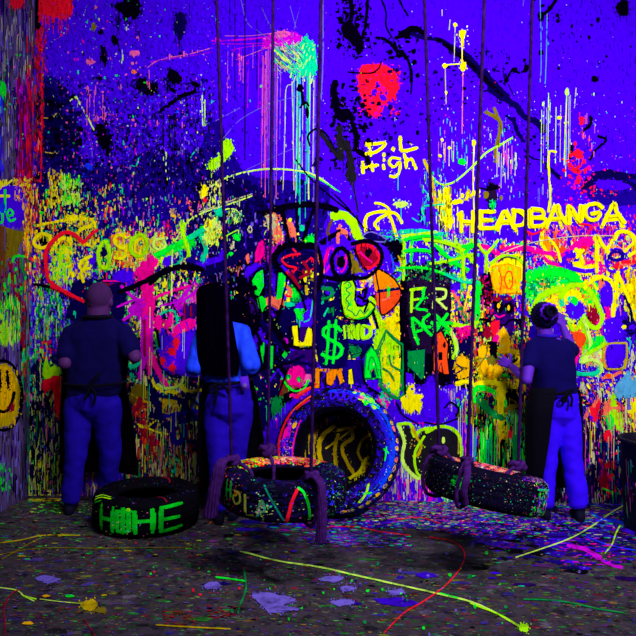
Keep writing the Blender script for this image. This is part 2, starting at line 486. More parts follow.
# top left: red overspray with long runs, black corner splash
A.dsl('''
P r 36,-6 71,-6 73,8 70,15 62,14 55,17 44,15 38,14
F rrr 38 0 73 18 150 1 3 1.5 5
D r 40 70 12 18 4 22 26 0.7
R r 1.2 42,12 42,60 42,120 41,182
R R 1.4 39,15 39,72
R r 1 46,16 46,46
F rR 36 18 48 80 90 0.5 1.4 2 14
R k 4 37,-4 36,18 34,30 32,48
B k 35 22 4 10
B k 36 26 5 4
M k 114,6 122,2 130,-6 138,-4 140,12 134,20 130,16 127,22 122,14
D k 116 138 12 20 6 22 14 0.8
F k 112 4 142 24 40 1 4 1 4
M n 174,18 181,12 186,20 184,34 180,40 175,33
D n 176 185 32 38 6 26 6 0.8
M k 101,50 104,46 107,56 105,68 102,60
B k 101 32 3 3
B t 94 27 3 5
B k 115 40 4 5
R k 1.6 118,44 121,54
M k 138,80 146,78 152,84 158,83 158,93 150,96 142,92 136,88
F kn 132 74 162 98 60 1 3.5 1 3
R k 4.5 162,110 170,104 182,96 194,92 198,86 193,83
R k 3 176,92 168,86 170,74 175,72
F k 160 70 196 116 60 0.8 3 0.8 3
D k 162 176 112 116 18 60 10 1
R n 2.5 15,86 24,92 34,104
M k 168,70 178,72 182,82 172,84
D n 186 192 2 6 10 40 3 0.6
M k 95,128 102,124 110,136 109,158 104,152 98,142
D k 100 128 130 146 8 26 10 1
B P 90 62 5 3.2
B P 135 53 5 3
B s 134 72 3 2.6
B P 88 90 1.5 5
B P 97 118 2 3
B P 120 88 1.5 3
B P 133 120 2 1.6
S PPm 100 60 40 40 60 0.5 1.8
S cgw 110 60 50 40 40 0.5 1.3
R P 0.9 147,68 160,60 190,54 212,48
R m 0.6 150,62 190,56 212,52
R P 0.7 149,70 150,95
D PP 86 106 80 112 6 28 8 0.8
R L 1 122,50 122,64
R L 1.2 202,96 203,126
R L 1.4 69,102 76,97 80,104 88,118 94,130
R Y 1 44,118 52,118 58,113 63,119
R Y 1 44,152 56,154
R y 1.6 52,176 52,208
R c 1 139,158 136,166 130,165
R c 1 196,150 190,158
R L 1.1 166,152 166,172
B b 88 166 2.6 4
R L 1 205,100 205,126
F kn 150 150 215 190 160 1 4 1 9
B k 52 104 4 6
S kn 60 120 9 20 120 1 3.4
S kkn 76 178 18 10 80 1 3
F lLg 62 176 80 205 170 0.6 2.6 1 9
F yYa 48 170 62 205 90 0.6 2.4 1 7
''')
# upper middle
A.dsl('''
M m 270,34 290,32 302,38 296,46 282,50 272,50 262,46
M P 270,34 284,31 292,34 280,38
F mmP 262 33 300 50 50 1 4 0.8 3
R m 1.6 212,41 240,40 270,37
R m 0.8 212,44 250,44 272,42
R P 0.6 224,36 250,36 275,33
R m 0.6 232,50 255,46 274,46
R P 0.6 236,60 262,50 290,40
D mmPi 262 282 46 58 60 170 18 0.7
D mP 224 262 42 60 8 60 14 0.6
M c 297,48 306,36 309,40 314,44 316,52 316,72 306,76 298,74 296,62
F ccccL 290 42 316 80 170 0.6 2 1.5 9 0.3
F cLiw 274 46 300 72 130 0.3 0.8 3 12 -0.9
D cLciw 292 316 70 80 60 150 14 0.8
R w 0.9 296,76 292,84 286,90 285,130 283,190
R w 0.9 292,82 293,120 294,190
R c 1.2 300,78 300,160 299,215
R c 1 309,78 309,180
R i 1.2 323,-4 323,60 321,100
R i 0.7 240,-4 246,20 252,28
R i 0.6 262,8 272,30 286,44
R i 0.6 290,6 296,28
R i 0.5 256,30 282,48
R i 0.5 268,22 292,50
R i 0.5 300,8 294,30 292,50
B k 300 88 3.6 4
R k 2.6 302,92 303,100 306,108
R k 2 300,108 305,102 309,106
B k 307 112 2 6
R n 0.8 230,-4 230,30
R n 0.8 235,-4 235,100
R n 1.2 245,-4 245,160
R n 0.8 257,20 257,90
R L 1.6 212,186 226,178 246,172 270,169 300,171 318,177 336,190
R g 1 300,172 320,180 340,192
M l 212,160 220,155 222,146 226,139 232,143 234,150 229,157 222,164 218,168 210,170
D lw 214 232 158 168 3 14 8 0.7
B g 218 22 1.3 2
R c 0.8 211,103 216,100
R i 0.6 222,140 240,120 270,104 300,96
R i 0.6 214,122 240,108
R i 0.5 246,170 290,150 320,140
R k 2 310,146 308,136 316,129 326,134 333,146 340,160
R n 3.4 314,166 318,158 322,160
R k 1.6 296,160 310,178 330,196 350,212
''')
# black runs, red oval, lettering of the upper middle
A.dsl('''
F k 336 2 362 20 40 1 4 1 4
R k 4 344,28 350,38 358,48
R k 5 350,-4 352,14 349,24
R k 3 368,-4 366,20 362,40
M k 341,26 350,22 360,34 364,48 358,55 350,42 343,36
F k 338 0 372 60 90 1 5 1 5
S k 352 26 9 14 60 0.8 2.6
R k 1.8 380,-4 386,12 386,26 392,38
R k 3 376,38 386,40 396,50 404,54 410,66 411,82
R k 4 396,38 408,34 418,30
R k 5 400,34 414,28 424,34
R k 2 408,60 412,74 411,94
S k 402 50 9 12 60 0.8 3.2
R k 2 398,-4 402,6 408,16
S k 400 110 14 20 26 0.6 2.4
M r 360,68 372,64 386,66 396,74 399,84 395,96 386,104 380,114 374,117 366,110 362,98 358,84
F rrp 357 64 400 116 120 1.2 4 1.2 4
B v 374 92 3 3.5
B v 383 98 3.6 3
B v 378 86 2 2
B n 373 103 2.4 1.4
B n 390 72 3 2
S vvn 378 94 7 8 36 0.5 1.6
R k 1.6 348,72 358,73 372,73 379,68 381,62
R k 7 335,82 334,96 338,112 346,112 352,118
R k 6 336,106 340,118 350,116
R k 5 352,122 356,136 357,150 366,156 370,168
F k 330 80 372 170 150 1.2 5.5 1.2 6
S k 350 122 10 14 80 0.8 3
S n 390 122 14 12 30 0.6 2.5
D k 336 368 150 160 4 14 8 0.9
R f 4 318,130 326,140 334,152 342,160
R f 7 339,128 340,142 341,156
R f 7 346,142 350,158 352,172
M f 346,172 354,170 357,178 353,183 347,180
R f 2 353,184 356,200 358,212
R f 1.8 357,215 359,232
R f 2.6 352,222 356,250
R y 3.2 366,145 384,143 383,147 376,152 366,154
R y 2.6 369,146 371,156
B y 384 155 2 2.4
B y 393 149 2.2 2.4
R y 3.4 400,137 401,149 404,151 417,148
R y 3.4 363,162 363,173
R y 2.8 371,166 373,171
R y 2.6 363,168 378,165
R y 3 383,165 384,169
B y 384 160 1.6 1.6
R y 2.8 400,159 392,158 389,163 394,167 400,162 399,172 395,177 390,176
R y 3 404,154 406,162 406,168
R y 3 405,163 411,159 414,164 416,169
R c 0.8 398,190 398,170
''')
# upper right: dark diagonal splash, drips
A.dsl('''
R n 4 412,34 424,38 440,40 452,47 460,52
R n 9 452,50 464,56 474,66 484,74 494,86 506,98
R n 10 478,70 490,82 500,94 504,98
R n 6 504,98 516,106 524,116 536,122 544,132
R n 2 524,116 536,122 545,126
R n 4 488,90 506,100 520,108
R k 4 438,40 452,50 470,64 486,80 502,96
F nnk 446 48 508 104 90 1 4.4 1 4
F nn 500 96 548 140 60 0.8 3 0.8 4
R n 3 506,116 514,122 520,136 524,142
R n 3.5 514,118 516,130 522,138
R n 1.6 524,150 532,158 544,162 556,176
R n 4 546,166 560,178
S nn 432 92 14 18 44 0.6 2.4
S n 540 160 14 14 34 0.6 2.6
R k 2.2 512,70 506,80 504,84
B k 514 70 3 3
B k 526 68 2.6 5
R k 2 514,70 520,73 527,68
B k 506 80 2.6 3
R k 1 508,84 514,96
B k 541 53 2.4 3
B k 595 79 3.4 4
R k 3.6 556,0 552,6 545,14
B k 541 16 3 5
S k 548 12 8 10 22 0.6 2
M k 616,6 622,0 628,2 628,14 622,16 617,12
B k 598 20 2 3
B k 589 38 1.4 2.5
S k 575 40 22 24 26 0.5 1.6
R k 2.4 598,136 606,140 600,146 594,152 590,160
R k 2.6 592,118 590,124 582,132
R k 2.4 590,116 590,126 584,130
R k 3.6 572,146 570,158
R q 0.7 540,-4 541,60 540,82
R q 0.7 547,14 546,60 545,84
R i 0.7 524,-4 523,6
M y 459,32 462,30 466,31 465,36 464,40 464,46 461,46 461,39 459,36
R y 1 462,46 462,66
R s 0.8 463,60 462,134
B y 463 66 3 5
F yk 459 60 467 74 16 0.8 2 0.8 2
B y 455 25 2.2 2.6
R w 0.8 455,27 454,62
R y 1.2 445,65 460,64
B y 445 66 2.8 2.4
R Y 0.8 445,68 446,104
B y 446 93 1.3 2
R w 0.8 450,20 449,30
R w 0.8 442,10 442,16
B y 474 143 2.4 4
R y 1.2 474,146 473,180 474,210
D yYs 438 456 138 150 6 22 9 0.7
B y 442 140 1.6 1.6
B y 449 148 1.8 1.8
B y 440 156 1.8 1.8
B g 462 162 4 3.4
D gcg 450 468 140 160 5 14 5 0.8
D wLws 540 577 90 110 20 76 11 0.7
B y 559 118 2.6 2
B L 567 92 2 3.6
B L 543 104 1.2 2.4
R L 1 567,88 565,130 564,165
R w 0.8 576,88 574,108
D PPrr 575 600 110 160 3 10 16 1
R r 4 582,118 581,124
R r 4 570,156 578,152 582,158
B r 578 154 4 5
S r 576 170 8 12 50 0.8 2.6
S rp 590 186 14 10 60 0.7 2.2
R t 4 486,112 500,122 498,140 496,152 496,162
R t 3 494,108 500,122
R l 1.8 424,162 430,174 440,184 452,183 462,176 474,165 486,153 500,145 512,138
R Y 3 424,160 432,180 436,208
D wLPm 496 516 140 160 10 40 10 0.7
D PPmn 498 512 146 170 4 12 12 1
R y 2 556,152 549,153 549,176 550,196 548,212
D wiL 536 552 176 190 6 24 8 0.6
''')
# palm tree, left/centre scrawls
A.dsl('''
R y 2.4 375,203 381,204 388,208 391,214
R y 3.4 366,232 365,222 368,215 378,212 390,212
R y 3.2 390,213 380,218 375,224 378,229
R y 3 388,212 392,222 395,231 397,238
R y 3 390,212 396,214 400,219 402,223
R Y 0.8 366,230 366,246
M L 394,203 406,202 408,205 402,208 396,206
R c 0.7 401,208 401,222
R k 1 366,228 372,234
R c 1.2 378,236 392,237
F cGc 380 230 402 240 40 1 4 1 2.4
M n 363,236 370,230 380,234 386,240 380,246 368,246
R i 1.4 363,236 370,232 380,235 387,241 380,242 368,240 363,236
R l 9 333,216 344,215 352,222 356,232 359,240
R l 5 334,214 346,215 354,224 358,238
R k 1.5 332,192 346,206 356,218 364,228
R k 6 264,214 280,208 298,205 318,205 337,210
R k 3 258,212 268,212
R k 4 282,208 286,226 290,242
R k 3 314,208 308,226 304,240
R k 2.4 296,206 298,240
R u 3 332,220 328,230 329,240
M s 270,216 276,214 281,230 284,240 276,244 272,234
M w 266,216 272,216 276,226 270,230
F wscLk 264 214 284 246 60 0.6 2.2 1 6
M s 288,220 294,226 296,236 290,236 286,228
B y 290 220 2 2
B y 298 234 1.4 1.4
B c 302 228 2.8 3.4
R c 0.8 300,180 300,224
M g 302,238 310,236 316,239 314,243 304,243
R y 1.2 301,240 306,241
M m 268,250 276,246 282,240 284,248 272,256 268,262
M p 256,250 262,240 265,250 262,258 256,262
R n 2 318,256 330,250 340,238
''')
# HEADBANGA and its run-down T
A.dsl('''
T y H 461 213 12 19 12 3.6
T y E 481 212 14 17 12 4
T y A 498 210 19 20 12 3.8
T y D 512 209 14 17 12 3.6
T y B 530 209 16 17 12 4
T y A 546 206 16 24 12 3.8
T y N 567 207 14 19 12 3.8
R y 3.8 602,208 596,204 587,206 585,214 590,220 597,219 599,213 591,214
T y A 602 204 20 24 12 4
R y 1.4 549,176 550,200 549,212
R y 3.6 545,226 541,238 546,246
R y 3 440,200 452,202 460,200
R y 4 446,190 447,206 448,224
R y 4 458,214 462,226
M y 442,196 450,196 452,212 451,226 444,224 441,210
F yyYt 438 188 452 228 90 0.6 2.4 3 12
R y 3.4 454,203 462,201
R y 2.6 466,198 470,196 474,192
B y 446 190 3 3
S yyY 470 196 5 4 30 0.8 2.6
D yY 438 474 205 226 4 26 20 0.8
M x 487,184 494,184 497,200 492,212 488,206
R k 1.8 480,188 490,190 500,187
B k 492 187 6 3
B t 486 195 3 4
B t 501 198 2 2.4
R g 2.2 492,202 493,212
F gcG 489 200 496 232 22 0.8 3 1 5
R c 1 424,190 428,196 424,204
R p 1 434,196 430,204
R c 1 418,214 422,218 419,222 412,218
B c 423 211 2 5
R c 1.6 424,206 446,204
F ckGtL 420 170 446 226 110 0.4 1.6 2 10
F wPmi 446 222 486 246 130 0.4 1.4 1 5
R w 0.8 500,254 520,246 546,240 580,236 614,236
B w 566 233 1.4 3
R w 0.8 566,230 562,236 566,240 568,234
F rsp 560 222 600 240 50 0.5 2 1 5
F rsp 590 215 636 232 40 0.5 2 1 5
R n 6 586,186 602,178 620,180 640,190
M v 596,182 612,180 626,184 630,188 612,190 600,188
''')
# green scrawl of the middle (x 385-500, y 230-282)
A.dsl('''
R c 4 400,232 420,231 442,234
R l 3 402,236 420,234 436,232
Y g 5 404,240 424,238 442,240
R l 4 403,238 404,262 402,282
R g 3 412,240 411,262
Y g 4 402,252 416,250 432,251
Y l 4 440,238 442,252 441,266
R l 3.6 424,238 440,240 458,246 468,256 476,266
R g 4 434,244 444,254 454,262 466,270
R l 4 472,240 466,250 456,260 450,266
R g 4.4 472,244 462,256 448,262
R g 3.6 474,246 460,246
R l 3.2 455,240 462,256 462,272 464,290
R g 3 462,272 462,300
R l 4 456,250 474,258
R Y 2.2 434,264 450,262 474,254
Y l 4 400,268 420,267 440,272 460,276 480,284
R g 2.4 398,270 424,272
Y c 5 440,272 460,280 474,282
R g 4 440,262 430,268 402,270
R l 3 478,244 486,254 498,240
R L 2.4 486,254 485,270 487,282
R c 2.4 478,240 486,250 496,246
F glLyc 400 232 480 284 330 0.6 2.2 1 5
F vn 400 240 480 290 60 0.8 3 1 5
F glk 384 240 402 284 90 0.6 2 1 5
R t 2.6 370,266 384,264 394,260 404,258
M k 380,246 396,240 402,244 400,258 392,262 384,254
R n 2 388,252 396,258
M B 384,256 392,256 394,274 386,276
R k 1.8 384,256 382,268 388,276 396,272
R Y 1.6 398,256 401,262 400,270
R g 2.4 394,282 404,276 414,280
R l 2.6 396,284 404,282
''')
# letters S V O D and the big orange half disc
A.dsl('''
M v 322,246 384,246 386,284 326,284
M n 276,248 296,244 320,250 322,290 300,310 276,284
M v 330,252 352,240 376,246 352,262
R k 9 282,270 276,258 284,248 300,246 316,248
R e 5 280,262 282,250 300,246 314,250
R r 2.2 300,254 288,256 282,260 288,266 296,268 293,272
R r 2 293,249 296,252
R r 1.6 306,262 312,258 314,268 304,272
R R 3 304,270 302,284 308,296
R k 6 300,274 310,300 320,316
R k 3 322,244 334,236 344,232 350,240
R p 3.4 329,248 326,258 322,268
R s 3 318,250 320,262 324,272
R m 2.2 332,246 334,256 326,272
R s 3 340,225 338,236 338,243
M s 338,228 346,230 348,234 342,234
R k 2.6 320,242 334,234 340,230
R k 4.5 340,248 332,258 334,272 342,278 350,268 348,254 340,248
R p 1.6 346,254 346,264 342,272 338,268
R R 1.8 338,256 337,264
B k 341 261 4 6
M t 350,252 354,256 362,270 366,275 358,277 351,272
M r 354,246 366,243 376,248 380,257 378,264 366,270 358,256
M R 360,248 374,250 376,262 364,266
R p 1.6 360,252 366,258 372,262
B k 368 253 4 5
R k 4 352,244 366,241 378,246 382,258 376,270 364,278 352,276
R k 2.6 354,248 360,262 366,270
M O 375,271 386,274 397,283 401,294 400,301 392,309 382,314 379,300 376,286
P o 376,272 388,276 397,284 400,290 377,293
M s 381,296 398,294 392,306 382,311
P n 377,290 400,287 400,291 377,294
P n 386,284 391,288 390,297 386,299
P g 387,285 390,288 389,296 387,298
R n 2 340,294 360,290 378,290
R k 1.6 376,270 388,274 397,283 401,296 392,309 381,314
R k 1.6 376,270 378,292 381,314
R i 1.6 322,298 340,288 362,284 376,286
''')
# wizard letters on the left
A.dsl('''
M v 246,270 262,264 264,290 252,320 246,300
M k 240,282 262,284 264,330 250,340 240,330
M d 248,298 256,302 258,312 250,308
M n 300,290 340,284 344,330 330,344 280,344 276,312
M v 296,306 312,300 314,322 300,326
P v 282,264 292,274 286,300 278,300 270,282
O g n 1.2 252,279 261,270 262,284 260,294 256,297 252,292
B k 254 288 3.4 3.4
O g n 1.2 258,297 266,299 267,308 263,313 258,308
O g n 1.4 279,271 285,276 281,300 279,312 272,300 277,296
P s 264,302 266,298 272,296 283,298 283,306 278,310 272,306 268,309
R O 1.2 283,296 284,308
R n 1.4 262,268 270,288 275,300
R n 1.6 246,280 262,266
M G 288,288 296,284 302,298 300,301 290,300
M g 290,292 296,286 299,296 292,298
S rsy 288 292 3 5 16 0.8 2.6
R s 2.4 287,286 289,290
R r 2 286,295 290,297
R r 3 287,272 293,279 297,286
R R 5 290,274 298,288
R Y 3 306,286 307,294
R y 2 310,270 313,280
S yt 310 278 4 5 24 0.8 2.2
R G 2.4 322,288 330,288 334,292 328,298 322,300
R c 1.6 324,298 322,304
R y 2 330,300 338,296
M v 324,290 332,290 330,296
O G n 1.2 326,310 334,306 344,308 336,312 328,314
R c 1.8 324,316 328,308
M c 285,302 294,303 294,306 287,307
O g n 1 294,311 304,309 305,313 301,314 303,318 299,321 296,316
R g 3 295,310 306,310
R g 3 300,312 302,320
R c 1.2 304,322 310,318 313,300
R n 2 312,294 316,310 318,326
R n 6 280,312 272,330 286,340
R k 5 268,318 282,336 292,346
M l 270,322 276,320 277,326 272,328
R k 1.4 268,322 276,318 279,325 270,328
R m 2.4 281,341 285,339 288,341 285,344 281,343
M v 252,340 262,330 268,344 258,350
R n 3 316,300 320,322
O y k 1.4 293,327 298,325 299,342 306,342 308,330 312,328 314,342 312,346 293,346
P d 300,328 306,326 306,341 300,341
R y 2.4 296,345 314,345
O g n 1.2 260,343 265,342 265,352 263,366 260,356
O g n 1.2 269,345 274,346 273,372 269,372 269,356
P k 266,344 269,345 269,374 265,372
O g k 1.2 283,352 285,349 296,353 297,358 288,361 278,359
R k 1.4 276,358 284,346
S yLc 306 354 4 5 40 0.8 3
R y 2 304,348 302,356
R g 2.4 310,350 309,360
M y 300,350 304,346 305,356 299,356
M y 316,346 322,352 320,358 315,358
M g 321,326 342,330 342,336 326,344 342,352 336,360 324,358 320,350
P d 329,332 331,331 331,336 328,337
P d 329,343 332,343 331,351 328,351
P k 336,345 338,345 337,350 335,350
R k 1.2 318,330 326,326 328,320 340,320 344,330 342,342 345,350 338,364 322,362
''')
# green worm L, IND, red hand-like flames, yellow splash, big green S arrow
A.dsl('''
M n 338,278 366,282 374,300 380,318 376,350 340,350
M v 352,276 372,276 376,300 362,306
M v 360,340 376,312 384,314 380,330
R g 13 347,284 347,297 349,308 358,314 367,311
M g 341,284 345,279 352,280 355,288 354,300 356,307 362,308 371,304 373,308 366,317 354,320 345,316 343,304
R G 1 344,284 348,282 351,286 346,290 350,294 346,299 349,304 347,309 352,312 356,316 360,310 364,314 368,309
R k 1.4 341,284 345,278 352,279 356,288 355,302 362,306 370,303 374,309 366,318 354,320 344,316 342,300 341,284
R k 3 358,296 368,302 376,306
R k 3 360,294 366,288 364,302
R k 3 368,300 374,296 378,302
R y 2.4 360,281 368,280 372,276
R y 2 357,290 362,289
S yws 366 282 4 4 22 0.8 2
R l 4 370,298 374,302 378,318 380,330
R l 5 376,310 380,326 374,344
R y 3.6 370,316 374,328
M y 378,326 384,318 392,316 396,306 401,308 400,320 405,326 406,332 402,342 396,338 390,336 380,340
M l 376,330 384,322 388,334 382,350 374,352
F yya 380 312 404 340 60 1.5 4 1.5 4
B n 402 330 2.2 3
P e 344,338 372,338 374,344 344,343
T l I 343 325 5 13 1 3.6
T l N 352 325 7 13 1 3.4
T l D 363 325 8 13 1 3.4
R k 1.2 348,322 348,340
S ysr 342 320 3 3 20 0.6 2
R G 3 340,344 352,346 360,350 356,356 342,358
O G n 1 342,344 356,346 362,352 352,355 343,353
F yl 342 346 352 362 20 1 3 1 4
O y n 1 341,358 356,358 354,367 347,369 342,366
P l 343,359 348,359 347,365 343,364
O o n 1.2 340,369 345,368 347,382 340,384
O a n 1.2 347,370 352,369 353,384 346,384
P u 352,368 360,370 361,386 354,385
M e 336,364 362,362 364,390 340,392
O o k 1.2 315,368 320,367 320,388 314,388
O o k 1.2 326,368 341,368 345,382 340,384 337,374 332,386 326,384
R x 3 320,370 326,386
R o 2.4 316,370 341,370
O y k 1 352,368 354,384 348,384 348,370
O l G 1.6 378,352 384,340 386,330 392,338 402,344 402,358 401,384 398,398 384,387 380,372
P y 384,342 398,350 400,372 399,388 392,392 384,380 383,362
P l 386,340 396,348 394,362 386,366
F ly 382 344 400 392 70 1 3 1.5 5
R G 1.6 389,355 391,364 396,368 402,371
R G 1.4 383,368 390,373 394,380
R G 2.4 376,350 380,366 380,386
R G 2 386,330 398,342 402,346
P G 401,346 405,348 404,392 400,390
R G 1.6 382,386 398,398 408,386
R c 1 381,387 396,400
O g n 1.2 364,378 366,352 371,346 376,352 380,362 381,380 376,378 374,366 370,370 372,378
R G 1.6 368,372 370,356 374,358 378,376
P s 370,370 373,368 374,376 370,376
R g 1.6 364,379 378,378
''')
# black panel with green letters, green block, orange mask, yellow splash
A.dsl('''
M k 400,288 408,276 420,268 436,268 448,282 450,300 449,386 430,392 404,384
M x 408,286 420,276 440,280 446,300 444,350 412,344
F kxkxhnG 402 262 452 286 260 1.5 4 1.5 6
TD l F 410 288 13 18 1 4.4
TD l F 417 290 10 18 1 4.2
R l 2.6 409,292 424,288
Y l 4 424,300 418,310 427,312
TD L B 433 292 14 20 1 4.6
R g 3 412,318 416,330 421,344
R g 4 413,318 424,328 431,336
R g 3 416,335 424,334
R g 4 429,314 423,322 426,328 430,328
M g 432,316 438,310 446,313 450,320 447,326 452,332 444,334 436,332 430,338 434,326
R g 4 432,314 448,330
R g 4 446,314 432,334
R g 3 430,324 452,322
R y 2.4 414,293 413,310 411,322
O G k 1.2 406,350 425,349 424,376 421,380 414,372 407,368
P c 409,352 412,352 412,366 409,366
O O k 1.4 432,334 440,328 448,342 447,356 449,374 443,374 433,368
F Osa 433 340 448 374 50 0.8 2.4 2 6
B k 435 341 2 3.4
B k 443 342 2 3
P k 436,350 439,346 442,350 441,362 437,362
P s 438,356 441,357 441,368 438,366
R r 1 434,344 436,348 440,344
B R 436 337 2 2
P v 405,372 412,374 416,388 406,386
M v 424,384 432,376 440,388 446,390 450,400 446,424 430,420 400,420 396,412 412,390
M y 400,398 406,394 408,387 413,384 415,389 413,394 420,394 424,396 420,400 422,405 419,413 415,409 411,414 408,411 404,408 402,404
B v 412 389 1.3 1.3
B v 392 405 8 8
B v 396 418 8 8
R n 1.6 398,404 404,416 420,424 440,424 456,420
R n 1.4 426,394 430,404 424,418
R k 2 424,422 436,426 456,420 462,412
M v 432,396 444,386 452,384 462,388 470,392 468,416 456,424 440,424
R k 1.8 444,408 450,402 458,408 456,416
R k 1.6 455,414 464,416 470,410
D wwPi 440 468 386 392 6 26 14 0.9
R c 1.6 467,394 460,408 458,414
R L 1.4 468,392 462,402
S mpc 384 398 4 5 50 0.8 2.6
F ppPc 378 396 390 408 26 1 3 1 3
B v 358 388 8 6
F vvn 340 384 378 396 30 1.5 5 1.5 5
''')
# pink clown left of the big tyre
A.dsl('''
M d 290,352 312,350 316,368 300,374 284,366
P u 278,392 284,380 294,386 300,388 296,392 278,398
M p 288,372 292,367 300,366 306,372 306,376 312,376 312,380 305,382 300,386 290,384 286,378
P P 306,374 314,374 313,382 304,381
R g 1.8 282,376 286,384 294,390 304,386 308,380
B G 288 377 2.6 3
B g 288 378 1.2 2
B G 299 379 3 3
B g 299 380 1.2 2
M p 290,394 302,386 308,388 304,394 296,398
R R 4 282,380 280,392 276,398
R r 2 296,398 308,390 316,384
R O 1.6 298,394 312,386
R k 2.4 278,398 296,390 312,384
R v 2 280,372 284,378
R n 4 276,352 288,362 304,356
R v 2.4 306,362 308,368
M n 252,380 276,370 278,400 262,430 250,420
F gyvcmk 252 370 282 420 60 0.8 2.6 1 4
M G 272,400 280,396 282,408 274,414
R v 2 268,384 276,372
F vvmdn 296 392 310 470 40 1 3 1 4
''')
# left side of the wall
A.dsl('''
R y 1.4 41,214 42,238
B g 42 213 2 2
R y 2.6 36,226 60,221 80,218
M y 66,216 78,215 82,219 70,221
R y 3 80,218 92,220 96,226
F yyaL 64 212 98 226 60 0.8 3 1 3
R y 3.4 42,234 35,240 36,246 44,248 50,244 50,237 42,234
B k 43 241 4 5
F yYa 50 222 96 246 120 0.8 2.6 1 4
R y 3.4 92,226 80,230 78,238 84,244 94,242
R y 2.6 82,242 92,246 98,240
R r 3.8 84,243 74,234 64,233 54,240 48,248 46,258 48,276 52,283 66,292 84,301
R r 3 84,243 90,236 98,230
R y 4 56,248 66,254 72,246 66,238 58,242 56,248
R y 3 71,236 72,246
R l 5 64,246 60,262 56,280
R y 4 66,248 70,266 74,276
R l 4 58,252 64,270 66,280
F lgyyL 50 246 74 284 200 0.8 3 1.5 6
R y 3.2 92,256 84,260 80,266 84,270 88,262
R y 3 90,268 80,274 84,282
F yyL 78 252 94 284 90 0.8 2.4 1 4
M v 88,256 96,254 96,262 90,264
R y 1.4 100,258 120,252 136,250
R l 4 104,242 99,252 100,264 106,268 110,258 108,246 104,242
R l 3 100,268 106,268 112,264
F lgLy 98 240 112 270 60 0.8 2.4 1 4
B n 104 252 3 6
T y S 114 234 16 20 1 4
T l O 130 234 16 20 1 4
T y O 133 236 15 22 1 3.4
T L S 152 236 15 14 1 3.4
R o 3 112,236 120,238 128,234
F yyaLOlws 110 228 186 268 420 0.7 2.6 1 6
F mPrO 110 222 180 244 90 0.7 2.6 1 4
F yLaY 118 240 160 266 160 0.8 2 4 12
F rOs 112 250 134 270 40 1 3 1 6
R g 5 154,256 168,250 182,242 196,234 204,228
M g 156,254 176,244 190,238 196,244 180,250 162,260
R c 5 190,238 200,234 206,250 202,260
R l 4 182,226 184,236 188,248 189,256
R c 2.4 172,266 178,264 182,258 180,250
R L 1.6 172,250 172,290 172,296
R l 3 160,262 166,258 170,252
R y 3 162,258 166,262
R L 1.4 176,240 186,224 200,214 230,204 252,196
R w 0.9 200,212 228,202 252,194
M l 180,222 184,220 186,228 181,230
R g 1.6 158,216 158,222
M a 172,212 174,208 176,216 172,217
B r 168 226 2 2
F Rrm 162 220 172 234 24 0.8 2.4 1 3
M v 164,258 172,256 174,262 166,266
F wLy 200 180 222 210 90 0.5 1.6 1.5 7
M y 202,188 206,186 207,196 203,196
B r 205 200 2 3
M L 208,226 214,219 218,232 214,244 206,242 204,234
F yyLLt 204 218 218 244 110 0.6 2 2.5 9
F LyGw 216 218 222 240 40 0.6 2 2 6
R L 1.2 222,212 228,209 236,210 242,216
F LLtGc 226 211 242 222 70 0.5 1.4 2 7 0.3
R l 1.2 222,238 230,234 238,230
M c 216,210 222,208 222,216 217,216
B g 237 237 4 4
B g 231 254 2.6 2
R w 1 250,226 248,230 250,233 252,230 250,226
M w 231,244 234,241 234,248 231,249
B s 248 258 2 5
R v 4 196,268 206,262 218,258 224,250
M v 198,264 210,262 222,258 224,262 210,270 198,274
F Ywts 216 266 242 272 40 0.6 1.8 1.5 4
R k 7 150,284 166,272 186,266 204,270 222,268
R n 9 204,272 226,264 246,250
R k 4 120,292 136,286 152,278 168,268
R Y 1.2 176,272 186,271 188,275
M v 114,276 122,273 132,274 132,280 118,280
''')
